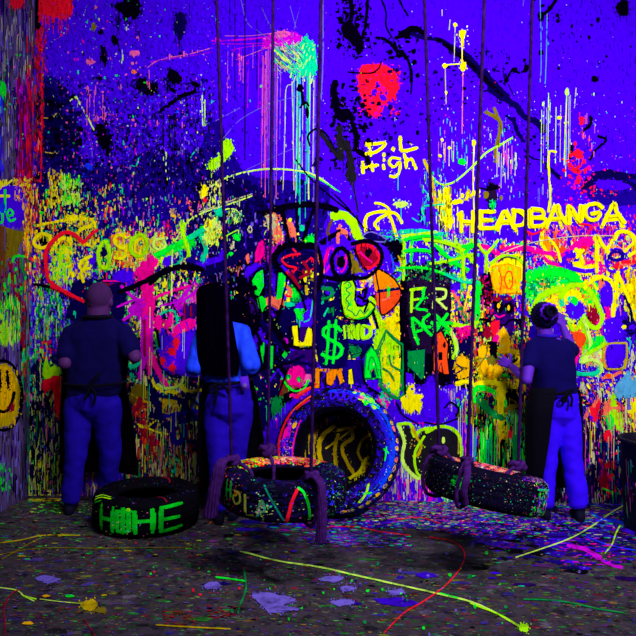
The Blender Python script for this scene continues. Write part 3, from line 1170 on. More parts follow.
# (letters over the scatter)
# lower-left streaks under the letters and the pink trunk
A.dsl('''
F GgLnkkymdvw 118 270 200 330 620 0.7 3 1 7
F ggGL 120 290 134 318 70 1 3 2 7
F tYkGLn 128 318 166 362 240 0.8 3 1.5 8
M v 112,276 122,270 134,274 134,284 126,286 114,284
R p 2 104,282 116,281 126,282 134,278
R R 1.4 104,282 112,281
M p 134,274 140,266 148,260 152,256 158,262 154,268 150,274 146,280 140,276
M p 140,264 152,257 158,262 150,278 144,286 138,280
R p 13 147,276 148,300 148,318
R m 10 148,312 148,330 149,350
R m 4 143,314 143,350 142,368
R p 4 149,318 149,350 150,374
R R 3 145,318 145,356
R p 6 150,350 154,362 160,374 166,384
R m 4 148,356 142,368 140,378
R m 3 124,286 132,296 140,304
R m 2.6 120,306 134,300 144,300
R m 3 126,318 138,310 146,304
M m 128,308 140,302 144,312 134,316
R p 2.6 152,300 164,294 176,290 190,286
R m 2 160,306 176,302 190,300
M P 178,300 190,294 200,290 198,304 184,306
F mmPpv 174 282 202 316 110 0.8 3.4 1 7 -0.6
M v 176,300 184,304 182,312 176,308
R m 5 178,308 188,300
F gcG 178 286 190 302 30 0.8 2 1 4
M p 155,320 158,315 162,318 162,327 158,330 154,326
M p 164,326 168,320 170,312 173,316 169,328 165,329
R c 2.4 160,314 168,311 175,312 177,322 172,328
R m 2 166,314 170,318
M G 155,332 160,334 163,344 160,352 156,344
R l 1.8 154,332 161,338 162,346 158,352
B y 165 283 2.4 5
F ylL 150 278 168 300 50 0.8 2.4 1.5 6
M d 184,306 198,304 198,318 186,320
R R 1.2 185,304 184,320
R R 1.2 191,306 192,316
M v 160,332 168,336 172,332 178,324 194,320 204,332 204,374 186,376 166,370 160,362
M v 161,330 165,330 170,342 164,344
R n 2.2 158,354 162,368 176,377 200,378
R k 2 158,350 160,362
M P 171,334 174,328 180,324 178,332 173,337
M P 179,332 184,323 189,328 185,332
M P 185,324 190,320 196,320 194,326 190,329
M p 181,330 183,322 187,320 189,326
M r 173,340 176,337 180,340 179,346 176,349 174,345
R r 1 177,346 177,352
M r 168,350 172,347 176,350 175,355 171,355
M r 159,360 162,357 166,360 164,364 160,364
M r 169,366 173,363 176,367 175,371 171,372
R g 1.6 183,336 186,341 187,346
R c 1.6 183,355 186,362
R G 1.6 184,350 186,344
B n 180 369 2.2 2
R c 1.6 180,352 183,360
F GcR 122 360 134 382 40 1 3 1 5
R c 3.6 126,358 130,366 138,364 139,356
R c 3 124,380 134,380 142,382
''')
A.dsl('''
F YtRkukLGrwe 126 378 200 500 1500 0.6 2.8 1.5 9
F kknn 126 400 200 500 160 1 3.4 2 10
F wPLRG 150 428 200 498 330 0.5 1.4 4 18
M t 130,392 138,384 146,388 146,400 132,402
F RROu 132 398 146 416 60 1 4 1.5 5
R Y 1.8 132,394 142,400 150,402
R R 5 134,410 140,404 140,398
M R 138,424 144,420 148,430 142,434
B y 142 426 4 2
R y 1.6 138,424 148,428 158,432 168,434
R y 1.4 146,428 154,422 160,416
M R 142,436 152,434 156,448 146,452
F OrR 136 432 158 460 60 1 3.4 1 5
R y 6 154,380 160,388 172,392 182,386 184,378
R L 2 158,384 166,388 178,386
R e 5 155,372 158,382 168,388
B g 168 382 2.4 3
F LyGv 158 374 182 392 70 0.7 2.4 1 4
R n 4 149,382 152,392 160,396
R n 4 152,398 160,412 166,426 178,428
R n 3.6 152,396 166,394 178,398 186,404 182,416 172,416
M Y 160,398 172,396 176,402 166,404
R Y 2 176,404 180,412 172,414 176,404
R n 4 160,402 158,414 164,424
R e 4 165,416 180,414 198,411
R e 5 174,420 172,430 174,440 178,442 184,436 184,420
R n 4 182,436 190,442 200,440
R n 4 190,392 186,402 194,418 204,420
R y 3.4 184,388 192,392 204,390
R n 4 182,382 194,384
F qGLb 192 392 200 410 30 0.8 2.4 2 7
F vvb 188 388 202 396 14 1 3 1 4
M c 170,460 176,456 180,470 172,472
R r 1.6 176,462 180,470 182,474
F nk 170 456 200 480 40 1 4 1 6
M g 43,374 47,352 50,366 58,369 51,378 46,379
M l 52,366 62,369 58,376 53,379
M r 43,382 58,376 62,380 63,412 58,418 55,402 54,388 46,392
F rr 54 378 63 416 26 1 3 3 8
R b 2.4 40,352 46,348
B v 47 358 3 4
B r 44 342 3 2.4
S rg 44 350 6 8 30 0.8 2
F gGL 34 335 44 360 40 1 2.4 1.5 6
R k 2.6 34,284 50,287 62,292 74,300
R r 2.6 52,286 66,292 84,302
M n 72,288 76,281 90,279 112,280 118,284 120,300 122,318 70,320 71,300
S cwg 96 300 14 10 26 0.4 1.1
B g 95 282 1.5 1.3
B c 75 313 1.6 2.4
R R 1.8 120,280 112,284 106,284
M n 114,284 126,286 122,330 112,330
''')
# right-hand side: the brightest, busiest part
A.dsl('''
F yyaOprmLgvvcs 500 240 640 300 1300 0.8 4 1 7
F yaOglLtRkpr 470 300 530 400 1100 0.8 4 1 7
F yyaOrpLgvcs 560 290 600 345 420 0.8 4 1 7
F rpPmsO 544 225 636 262 260 0.8 3 1 7
F vvve 590 290 636 400 420 1 4.5 1.5 9
F yyaswLrp 600 236 700 310 420 0.8 4 1.5 10
F kntGYRg 455 398 535 500 1500 0.6 2.4 1.5 12
F gGLkk 455 430 535 500 260 0.5 1.6 4 18
F vewrOLys 556 372 640 430 720 0.7 2.8 1 8 -0.5
F vvie 556 372 600 430 180 1 3.4 1.5 8 -0.5
F knneRdGwwe 545 420 640 505 1300 0.6 2.2 2 16
F dme 545 440 625 500 160 0.8 2.4 3 14
F yyyaLO 625 395 700 440 260 1 4 2 9
F nkevrGm 636 260 720 500 900 1 4 2 12
''')
A.dsl('''
R p 6 505,249 524,248 540,252 554,254 566,256
R p 5 480,246 492,250 500,258 498,268
R p 4 556,256 574,248 588,244 600,242
R O 6 556,256 562,248
R O 2 553,232 556,240 557,246
M o 541,240 548,236 550,250 544,252
R y 2.6 540,240 548,256
M y 542,256 548,252 551,258 546,262
B y 553 282 4 3
R r 2 524,230 534,234 548,226
R s 2 556,228 554,244
R s 2 567,224 574,238
R r 2 578,224 590,226 586,238
R p 2 520,262 536,270 548,274
M y 486,268 492,262 504,256 518,254 526,262 524,280 510,282 496,284
R n 1.6 502,256 514,256
R t 2 494,262 508,256 520,258
O a o 1 492,266 508,264 520,268 520,280 519,294 494,293 491,280
P l 494,282 508,280 518,284 518,292 495,292
F aaolL 492 266 520 293 80 1.5 4 1.5 4
R O 1.4 499,271 501,280 500,290
R O 1.6 506,272 503,280 507,289 512,284 511,273 506,272
M v 494,300 499,296 512,298 513,316 512,326 504,328 496,322
F vvd 494 298 513 334 60 1.5 4 1.5 4
B R 497 299 4 3.6
B R 508 300 4 3.6
M k 493,302 500,300 503,308 500,312 495,310
M k 505,304 512,302 513,310 508,314 505,310
B a 498 305 1.8 2.8
B a 508 307 1.4 2.6
R p 1.6 494,315 499,317 504,316
R k 2.2 482,319 492,322 500,325 506,324 509,321
R k 2 510,321 524,320
M r 491,321 499,320 499,328 494,336 490,330
M R 482,332 490,326 492,334 486,336
M p 496,330 504,332 500,342 492,344
M a 499,330 503,326 508,334 510,346 504,350 499,342
R l 1.6 501,330 501,344
M k 480,278 490,272 492,300 482,304 478,290
F RRpnk 476 276 492 310 120 1 3.6 1 5
M g 474,286 480,284 479,320 474,322
R g 3 476,288 477,304 475,320
R y 4 451,294 452,310 454,326
R s 3 453,292 462,308 468,318
R G 3 456,304 464,316 468,326
R y 3.6 465,310 468,296 470,286
F ysvGp 450 290 474 330 150 0.8 3 1.5 6
R l 4 452,324 466,326 478,322
R l 4 448,326 454,338 456,350 453,358
R L 2.4 451,332 457,344 456,356
M p 458,328 470,326 472,336 462,338
F pRr 456 328 476 342 70 1 3 1.5 4
M n 460,344 470,336 472,356 462,352
B a 461 360 5 4.6
M a 455,368 457,358 464,356 470,362 468,376 458,378
B t 464 365 4 5
B R 458 365 2 2
F aYtk 454 354 472 380 60 1 3 1 4
R y 4 456,384 464,382 472,381
M t 482,344 492,342 494,352 484,354
B a 488 350 4.6 4.6
R t 1 488,344 486,352
B k 490 343 6 2
M k 490,342 495,346 494,358 490,356
B G 491 360 5 4.4
R t 1.2 486,358 492,356
B a 504 350 7 4
M o 488,366 496,364 498,378 488,378
M Y 480,356 486,364 484,378 478,372
M a 512,352 519,350 520,364 514,366
B k 513 359 4 4
B G 513 358 2.4 2.4
R G 2 498,374 504,378 510,376
R l 1.6 496,376 502,382 510,382
B g 504 375 3 2
R y 6 474,386 488,382 502,382 516,386
R t 5 472,386 474,400 478,412
F aYtyG 474 352 526 392 260 1 3.6 1 5
F aaYt 494 382 506 440 130 1 4 2 8
R G 7 478,398 486,408 494,414 502,418
R g 5 474,390 484,388 494,392 502,396
M y 497,384 506,386 505,410 500,436 497,420
R g 3.4 506,394 504,410 502,424
M k 506,392 520,388 524,404 512,410 506,400
R t 4 500,410 512,406 524,404
R t 2 508,398 516,402
M G 512,412 520,410 520,420 512,424
F gGck 506 410 524 450 90 0.8 2.4 2 9
B r 510 434 2.6 5
B R 511 428 2 3
D gcG 478 500 416 440 20 60 14 1.2
R G 5 516,424 514,440 516,460
''')
A.dsl('''
M g 526,284 536,270 552,268 572,276 590,286 600,298 590,304 570,300 554,290 540,296 528,300
R g 10 528,276 542,271 560,272 576,278
M G 528,286 540,280 552,280 548,288 534,292
F LycGgc 526 278 566 306 240 1 3.4 0.8 3
M y 548,296 560,286 576,288 584,300 580,318 556,312 544,304
M a 576,300 584,306 584,322 576,318
F yyaOs 540 284 592 316 160 1 4.4 1 5
R l 5 531,312 538,298 548,291 560,288
R l 5 560,296 566,288 576,285 586,288 594,300 600,314 600,324 594,327 586,322 582,312
R g 3 562,292 572,285 584,286
M v 566,304 580,302 584,312 580,320 568,316
B g 574 301 4 4.6
M c 558,300 570,296 568,304 560,306
R y 3 562,290 566,302 570,312
R L 4 581,316 584,330 588,346 592,362
R l 3.6 568,322 574,330 580,316
M y 572,322 584,320 586,332 574,330
M s 572,330 586,332 586,350 578,352
M O 574,334 584,334 584,344 578,346
F sOay 572 326 602 348 120 1.2 3.6 1.2 4
M R 586,312 594,306 599,316 596,326 588,322
R k 2 574,324 580,318
R k 3 580,314 588,318
R l 6 583,318 585,340 584,356 581,362
R g 4 586,350 594,344 600,338 606,336
M g 586,340 602,336 604,342 598,348 588,352
R g 3.4 606,334 604,344 594,350 584,352
M w 584,352 600,350 602,362 590,364
F wYsL 586 350 602 366 60 1 3 2 8
R L 3.4 580,362 590,360 598,362 601,370 596,374
R c 4 572,372 582,374 594,374 600,368
M p 596,322 606,312 610,318 608,330 602,336 600,326
R p 5 604,300 608,314 606,330
R p 3 574,368 578,352 580,344
R v 4 560,260 570,266 584,270 598,270
R v 5 562,260 566,254 576,252
R v 4 606,262 607,254 614,250 622,252 626,258 616,262 608,262
R e 2.4 607,256 616,250 624,256
R y 4 575,250 580,256 582,264
R y 3.4 581,250 576,256
B r 584 248 3 3
R p 3 586,264 594,262 600,268 598,274
R p 5 570,248 584,240 596,238
M y 572,262 590,264 594,272 580,274
R y 4 595,236 597,252 594,270
R y 3.4 596,236 606,250 610,256
R y 3.6 614,238 618,232 626,232 634,240 636,252
R y 3 636,240 630,246 624,252
R y 3 612,240 606,250
R s 4 612,260 624,264 640,260
M r 612,262 618,260 618,268 612,268
R r 4 622,262 640,262
R y 3 582,286 588,280 598,276 610,280 614,290 614,304
M v 600,284 610,282 612,300 602,302
R y 4.4 616,272 614,296 612,316
R y 3.6 618,276 624,290 628,300
B a 626 290 4 5
R y 2.6 590,278 596,290
B s 601 286 4 8
M y 628,282 640,280 640,318 632,316 626,300
F aYty 626 270 650 320 130 1 4 3 12
B y 623 327 2.8 2.6
R n 4 628,318 634,324 640,330
M n 622,320 632,322 636,332 628,334
R n 3 624,296 630,310 632,322
R Y 2 604,346 622,343 626,346 624,366 612,369 604,366 604,346
R s 1.2 606,346 604,356 606,368
P v 607,347 621,346 621,365 607,366
R m 1 618,345 618,362
R c 1.6 626,338 630,342 628,350
R Y 3 626,356 624,368
R w 2 632,350 630,370
F LYw 628 348 640 372 22 0.8 2.4 3 9
M q 622,382 628,370 632,380 636,378 640,392 624,396
M q 614,388 624,376 624,392 618,398
R e 0.8 620,380 622,394
R e 0.8 628,374 630,392
M y 628,394 640,386 650,390 650,412 626,412
M l 606,404 612,394 616,398 614,416 606,414
P i 626,392 630,392 630,410 626,410
P p 632,394 634,394 634,402 632,402
R s 3 600,412 612,408 624,408
M s 604,404 610,400 608,414 602,414
M g 606,418 611,414 612,426 608,430
M g 617,418 621,412 623,424 619,430
M l 614,414 622,414 622,430 616,428
R r 4 594,420 597,408 599,400
R r 3 598,418 602,410
R s 3 590,412 594,404 597,396
R s 2.6 584,418 588,408
R w 3 598,388 600,396
B w 582 388 2.6 4
R s 3 602,378 612,376 620,372
B O 608 375 4 2
B r 592 412 3 5
M r 604,432 610,430 610,440 604,440
M r 604,464 614,461 614,466 606,468
B r 600 460 1.6 3
M r 612,452 618,453 616,456
R p 2 604,470 612,480
R r 3 612,474 606,480 608,492 614,490
M R 600,472 606,470 606,486 600,488
R n 5 600,456 612,458 624,454
R n 5 596,444 612,446 626,448
R g 2 602,488 612,492
''')
# foot of the wall and the RCK letters
A.dsl('''
M v 380,424 470,424 470,470 452,500 380,500
F vvwePpmi 376 440 456 502 420 0.5 1.8 3 16
D wwPpLy 378 470 428 470 10 44 60 0.9
F ppm 418 476 432 502 26 1 2.4 4 16
F gLy 440 480 470 502 90 0.6 1.8 2 10
R g 4 440,494 456,498 466,498
M f 400,424 412,424 416,436 424,428 440,428 456,432 462,446 460,460 440,482 420,476 404,466 400,446
R L 4 398,424 404,440 402,458 408,470 418,478 424,472
R l 3 398,424 410,424 414,434 420,430 428,428 436,428
R Y 3 412,426 416,434 422,440 420,452 414,452
R l 3.6 426,432 440,426 454,430 460,440 461,456 460,462
R l 3 424,434 414,452 416,470 422,478
R l 2 443,438 442,444 444,450
B L 442 440 2 4
R Y 3 414,456 420,458 424,470
R p 1 412,423 436,423
M f 302,410 374,412 374,482 302,482
F PmvGYtdk 308 404 374 432 200 0.7 2.2 2 10
F YtGkf 300 430 374 486 260 0.8 2.6 2 9
M f 318,438 330,424 352,424 366,436 370,462 350,478 328,478 316,462
R Y 5 336,428 324,434 318,446 322,462 332,470
R Y 3.4 340,432 334,446 334,462
R Y 4 340,428 350,430 350,442 342,448 346,462 352,472
R Y 2.6 326,448 340,438 354,428
R Y 3 362,438 366,446 360,454 368,458
M t 356,434 366,440 362,448 354,444
R y 4 366,456 364,468 354,476
R Y 5 316,430 312,448 318,466
M R 356,452 364,450 366,460 358,462
F kGtnYe 196 440 310 500 700 0.7 2.6 2 10
F kGgt 200 400 230 500 100 0.8 2 3 12
F YyaL 27 494 64 499 60 1 4 0.8 2
F nkdGYRu 60 440 200 500 500 0.7 2.2 2 12
F wPRm 74 474 96 498 90 0.6 1.6 2 10
''')
img = A.raster(20, -20, 700, 520, PAL['v'])
rr = A.runs
for x0, x1, y0, k in ((36, 250, 170, 3400), (250, 470, 225, 900), (470, 640, 225, 1500), (36, 640, 390, 2200)):
    rr(img, 20, -20, x0, y0, x1, 400 if y0 < 390 else 500, k, 1.1, 1.5, 8, jx=.8)
    rr(img, 20, -20, x0, y0, x1, 400 if y0 < 390 else 500, int(k * .7), 1.3, .8, 3, up=.5, jx=1.6)
rr(img, 20, -20, 36, 400, 640, 500, 2000, 0.9, 5, 22)
rr(img, 20, -20, 36, 0, 640, 200, 2500, 1.3, 1, 5, up=.5, jx=2.0)
rr(img, 20, -20, 36, 0, 240, 200, 2500, 1.6, 1, 6, up=.5, jx=2.5)
# strokes that lie on top of everything
A.dsl('''
R y 3.4 42,234 35,240 36,246 44,248 50,244 50,237 42,234
R r 3.4 84,243 74,234 64,233 54,240 48,248 46,258 48,276 52,283 66,292 84,301
R r 2.6 84,243 90,236 98,230
R l 3.4 104,242 99,252 100,264 106,268 110,258 108,246 104,242
R y 3 127,238 120,235 115,239 118,246 126,250 124,258 115,258
R l 3.2 139,235 132,242 131,250 136,256 144,254 148,246 145,237 139,235
R y 2.4 141,238 136,244 136,252 142,254
R L 2.6 163,239 156,240 154,246 160,250 166,246 164,240
R g 4.6 154,256 168,250 182,242 194,236
R c 4 190,238 200,232 204,230
R l 3 182,228 184,236 188,248 189,256
R y 3.2 92,256 84,260 80,266 84,270 88,262
R y 3 90,268 82,272 84,282
T y H 461 213 12 19 12 3.4
T y E 480 212 13 17 12 3.6
R y 3.6 495,229 503,212 508,217 514,229
R y 3 497,222 512,221
R y 3.6 514,211 513,226
R y 3.4 513,210 521,213 525,219 521,225 512,226
T y B 531 209 14 17 12 3.6
R y 3.8 546,228 556,206 560,214 566,224
R y 3 549,219 564,218
R y 3.8 569,224 570,207 580,222 583,206
R y 3.6 602,208 596,204 587,206 585,214 590,220 597,219 599,213 591,214
R y 4 602,225 613,204 616,212 624,223
R y 3 605,217 620,215
# --- centre, crisp again
R k 1.6 251,282 257,272 264,269 265,288 260,298 256,296 251,282
P g 252,281 257,273 263,270 264,286 259,296 255,294 256,288
B k 255 288 2.6 2.6
P g 257,298 262,296 266,299 267,303 266,310 263,313 259,308
P g 279,270 286,277 282,296 280,312 275,302 277,294
P s 266,299 270,295 278,300 283,297 283,304 279,309 272,304 267,307
R k 1.6 258,298 262,313 268,306 279,313 283,298 287,277 278,269 276,294
R k 1.8 246,300 254,304 258,318
R n 5 262,322 272,336 282,346
R k 5 268,312 276,330 288,350
R k 3.6 282,306 276,322 266,338
M n 318,322 344,322 346,364 320,364
R g 3.4 341,331 335,326 325,328 324,335 333,341 341,347 340,355 332,358 322,354
R g 2.6 329,321 328,342 326,364
R g 2.6 336,320 335,342 333,363
P l 341,284 345,279 352,280 355,288 354,300 357,307 363,307 370,302 374,307 366,316 354,319 345,315 342,303
F ggl 343 284 353 316 30 1 3 1.5 4
R G 1.2 344,284 348,282 351,286 346,290 350,294 346,299 349,304 347,309 352,312 356,316 360,310 364,314 368,309
R k 1.4 341,284 345,278 352,279 356,288 355,301 362,306 370,302 375,308 366,318 354,320 344,316 341,302 341,284
R k 2 368,302 364,312
M o 375,271 386,274 397,283 400,290 377,293
M O 377,293 400,290 399,300 392,309 382,314
R s 2 382,300 390,298
P n 377,290 400,287 400,290 377,293
P g 387,285 390,288 389,296 387,298
R k 1.6 376,270 388,274 397,283 401,296 392,309 381,314 379,292 376,270
R G 2 386,330 398,342 403,348 402,384
R G 2.4 376,350 380,366 381,386 398,398 408,386
R G 1.8 389,355 391,364 396,368 402,371
R G 1.6 383,368 390,373 394,380
R G 1.4 386,330 377,350
R k 2 404,344 405,396
R k 2.4 373,312 378,328
O g G 1.4 364,378 366,354 371,347 376,352 380,362 381,378 376,378 374,368 370,371 372,378
R G 1.2 368,370 370,358 374,360 378,376
P n 371,372 374,369 375,377 371,378
R k 2 362,352 362,366 366,384 380,394
R l 2.4 344,326 345,338
R l 2.4 349,338 349,326 356,338 357,326
R l 2.4 362,326 362,338 369,334 369,328 362,326
R y 3.6 294,327 296,344
R y 3 296,344 314,344
R y 3.4 309,329 306,342
R k 2 290,326 292,346 318,348
R G 2.4 322,289 331,290 330,297 322,299
R R 3 303,262 309,272 300,278
R r 2 300,254 288,256 282,260 288,266 296,268 293,272
R k 5 281,271 275,259 283,248 300,245 318,248
R k 3.6 318,248 322,268 318,290
R k 4 322,276 340,280 356,278
R k 2.4 284,272 300,292 306,310
R k 3 340,248 332,258 334,272 342,278 350,268 348,254 340,248
R k 3.4 352,244 366,241 378,246 382,258 376,270 364,278 352,276
R k 3 264,212 298,206 318,206 337,211
R k 3.4 282,210 286,226 290,242
R k 2.4 314,208 307,226 303,240
R k 3 248,304 252,322 262,344
R k 1.6 258,342 263,366
R n 3 276,362 300,362 316,366
R k 2 283,352 278,360 288,363 298,359
R g 1.6 283,379 288,387 296,391 305,387 309,380
R k 2 278,396 288,368
# panel lettering
M x 409,286 430,282 448,286 449,318 430,344 410,340
F kx 406 282 450 346 90 1.5 4 2 7
R l 2.6 412,290 411,312
R l 2.6 410,290 424,288
R l 2.2 411,300 420,299
R g 2.4 424,288 422,299 416,308 426,310
R g 2 419,299 427,298
R L 2.4 434,288 433,308
R L 2.6 434,289 445,290 444,298 435,300
R L 2.6 437,300 446,309
R g 3 412,318 414,332 418,344
R g 3 413,318 424,328 431,335
R g 2.4 415,332 422,330
R g 2.8 429,314 423,320 424,326 430,327
R g 3.6 434,314 449,330
R g 3.6 447,314 434,332
R g 3 431,323 452,323
O O k 1.2 433,336 441,331 448,344 447,356 449,374 443,374 441,362 437,374 433,370
B k 436 343 1.4 3
B k 444 345 1.4 3
P k 438,352 442,352 442,360 438,360
O G n 1 407,351 425,349 424,376 421,380 414,372 407,366
P y 400,398 406,394 408,387 413,384 415,389 413,394 420,394 424,396 420,400 422,405 419,413 415,409 411,414 408,411 404,408 402,404
B v 412 389 1.4 1.4
R k 1.4 396,402 402,414 418,424
# green XY scrawl
R l 2.6 424,240 440,242 458,248 470,258
R g 3.4 436,246 446,256 456,264 468,270
R g 3.4 472,244 462,256 450,264
R g 3.4 474,246 462,247
R l 3 458,244 463,258 463,272 465,288
R l 2.6 478,245 486,253 497,241
R l 2.4 486,253 486,270
R l 2.6 404,240 404,262 403,280
R g 3 404,240 424,236 440,238
R g 3 404,251 420,250 432,252
R c 2.6 440,272 460,281 478,283
R l 2.6 430,264 452,260 474,254
R g 2.4 400,268 424,268 444,274
# MO beside the tyre, RCK inside it
M f 402,430 410,428 416,438 426,430 440,428 456,434 461,448 458,462 440,480 420,474 406,464 401,446
R L 3.4 398,425 404,440 402,458 408,470 418,478 424,472
R l 3 398,424 410,424 414,436 420,430 428,428
R Y 2.6 412,428 417,438 421,444 418,454 413,456
R l 3.2 426,432 440,426 454,430 460,440 461,456 458,468
R l 2.6 424,436 415,452 416,470 422,478
B L 443 440 1.8 3.6
B L 445 452 1.4 2
M f 318,436 330,424 352,422 364,436 366,462 350,480 328,480 316,462
R Y 4.4 334,426 324,434 319,446 322,462 334,474
R Y 3.4 338,434 335,448 336,466
R Y 3.4 338,430 350,428 352,438 342,446 346,460 354,474
R Y 2 326,448 340,438 356,426
R Y 2.6 370,434 362,440 358,452 364,462 372,464
R y 3 366,458 360,470 350,478
M v 424,388 432,380 440,390 446,392 448,408 440,418 424,416
R k 1.8 444,408 450,402 458,408 456,416
R k 1.6 424,422 440,424 458,418
# right: ten, face, green swirl
O a o 1 492,267 508,264 520,268 520,280 519,293 495,293 491,280
F laao 493 267 520 292 60 2 4 2 5
R O 1.4 499,271 501,280 500,290
R O 1.4 507,272 504,280 508,289 512,284 511,273 507,272
R l 3 490,264 502,256 516,258 526,266
R n 1.2 498,262 506,257 516,259
M d 495,300 512,298 513,330 504,334 496,322
M k 493,302 500,300 503,308 500,313 495,311
M k 505,304 512,303 513,311 508,315 505,310
B a 498 306 1.8 2.8
B a 508 308 1.4 2.6
B R 497 299 4 2
B R 508 299 4 2
R p 1.6 495,315 499,317 504,315
R k 2.2 480,319 490,321 500,325 506,324 510,320 524,320
P r 491,322 499,320 499,328 494,337 490,330
P R 482,333 490,326 492,334 487,340
P a 499,331 503,326 508,334 510,346 504,350 499,342
R l 5 531,314 537,300 548,293 562,289
R l 4.6 560,298 566,289 576,285 587,289 595,301 601,314 600,324 594,328 586,322 581,314
R g 6 528,280 542,273 560,274 576,280
M v 566,305 580,303 583,312 578,319 568,315
B g 574 301 3.8 4.4
R L 3.6 582,318 587,330 590,346 586,356 581,362
R l 3 568,322 574,331 582,318
R L 2.6 572,322 566,318
R g 4 588,352 594,345 602,338
R l 3.4 606,334 603,344 594,350 586,354
R c 3.6 572,372 582,374 594,373 600,369
R L 3 581,362 592,360 600,364 601,370
M O 572,332 584,334 584,344 577,346
R p 5 604,302 609,316 605,330
R p 4.4 505,250 524,248 540,252 554,254 564,256
R p 3 540,252 548,262 562,266
R v 4 562,262 566,256 574,256
R v 4 560,264 570,268 584,271 598,270
R p 3 584,264 594,262 600,268 600,274
R y 3.4 596,272 596,252 596,236 604,248 611,258
R y 3.4 614,240 618,233 626,232 634,238 636,250 628,256
R y 3 575,249 580,256 583,264
R y 2.6 583,250 576,258
R e 3.4 608,257 612,252 620,252 624,257 616,260 608,258
R v 2.6 606,262 608,270 618,272 626,268
R y 3 584,288 590,282 600,278 610,282 614,292
R y 4.2 617,272 614,296 612,316
R y 3.4 618,276 624,290 629,302
R y 2.6 560,262 556,248 548,238
M v 603,322 618,318 622,336 606,342
M v 600,290 610,286 611,304 602,306
B y 623 327 2.4 2.4
B v 632 327 4 3
R e 1.6 627,324 634,322 636,330 628,332
M v 607,346 621,345 621,365 608,366
R Y 1.8 604,346 622,343 626,346 624,366 612,369 604,366 604,346
M q 623,384 628,372 632,380 636,378 640,392 624,398
M q 614,389 624,378 624,394 617,398
R w 0.7 500,254 520,246 546,240 580,236 614,236
R O 2 553,232 556,240 557,246
P a 455,366 458,358 464,357 470,362 469,368 460,366
P a 456,372 466,370 469,376 458,379
R n 1.4 456,364 462,369 456,373
R y 3.4 456,383 464,381 471,382
B a 482 352 5 6
B a 486 366 7 8
B a 496 370 6 6
R t 1 488,344 485,356 478,366
R k 3 489,343 495,344 494,358
B t 491 361 4.4 4.4
B a 504 350 7 3.6
B Y 512 352 4 3
R y 5 474,385 488,382 502,384
R t 4 500,412 512,407 522,404
R y 5 501,386 501,404 500,426
R G 5.4 478,398 486,408 494,414 502,418
R g 3 474,402 475,388 484,386
# left: trunk, spots, blue letters
M p 134,274 140,266 148,260 152,256 158,262 154,268 150,274 146,280 140,276
R p 11 147,276 148,298 148,320
R m 9 148,318 148,334 149,352
R p 3.4 149,318 149,350 150,374
R R 2.4 145,320 145,352
R p 5 150,352 154,362 160,374 167,385
R m 3.4 148,356 142,368 140,378
R m 3 122,286 132,296 142,304
R m 2.2 118,307 134,300 144,300
R m 3 124,320 138,310 146,304
R p 2.4 152,300 164,294 176,290 190,286
R m 4 176,306 190,288
R m 3 182,302 198,290
R p 1.6 104,281 116,281 126,281 132,278
M v 113,276 122,272 132,274 132,281 120,282
M v 162,336 168,337 174,330 184,334 200,332 204,340 204,372 186,375 166,369 160,362
P p 171,334 175,326 181,322 190,318 196,320 196,326 188,331 180,333 174,338
R v 1 179,324 182,332
R v 1 186,321 189,329
R R 1.2 185,304 185,320
R R 1.2 191,306 191,316
M r 173,341 176,337 180,340 179,346 176,349 174,345
M r 168,351 172,347 176,350 175,355 171,355
M r 159,361 162,357 166,360 164,364 160,364
M r 169,367 173,363 176,367 175,371 171,371
R n 2 158,354 162,368 176,377 200,378
R k 2.4 157,328 160,346
M p 156,320 159,315 162,318 162,327 158,330
M p 165,326 169,318 172,313 174,318 169,327
R L 1.4 173,250 172,272 172,296
R L 2.6 158,384 166,388 180,385 184,378
R n 3.6 149,380 152,392 164,396 176,398 184,404 180,418
R n 3.4 152,396 160,412 170,426 178,428
R e 3.4 165,416 180,413 198,411
R e 4.4 175,418 173,430 175,440 180,443 184,436 184,418
R n 3.4 184,438 192,442 200,440
R n 3.6 190,390 186,402 194,416 204,420
R y 2.8 184,390 192,391 202,390
R Y 1.4 164,408 170,400 174,408
R k 4 150,284 166,272 186,266 204,270
R k 5 120,292 136,286 152,278 166,270
R r 3 44,382 58,377 60,392 59,414
P r 43,384 58,376 62,380 62,412 58,414 55,398 53,388 47,391
P l 43,374 47,354 50,367 60,369 51,378 46,379
R r 2.6 52,286 66,292 84,302
''')
# fresh overlay of small flecks and drips everywhere
A.dsl('''
F wPcLiry 40 0 640 230 260 0.4 1.1 0.4 1.6
F kkn 40 0 640 230 160 0.4 1.6 0.4 2.4
F wLyPc 380 240 640 420 320 0.4 1.2 0.6 4
F kn 240 250 640 400 220 0.5 1.6 1 5
F wLyPcr 240 250 400 400 120 0.4 1.1 0.5 2
D wLyPc 456 640 400 450 10 50 60 0.7
D wPLyc 34 200 300 470 8 30 60 0.7
''')
v_, f_, c_ = wp.arrays()
v_[:, 0] = np.clip(v_[:, 0], LX + 0.002, 3.39); v_[:, 2] = np.clip(v_[:, 2], 0.004, 4.5)
M_WALL = paint_mat('painted_back_wall')
wall_back = build_mesh('wall_back', [box_chunk(LX - 0.12, 3.4, 0, 0.12, 0, 4.6, PAL['v']), (v_, f_, c_)], M_WALL, kind='structure')

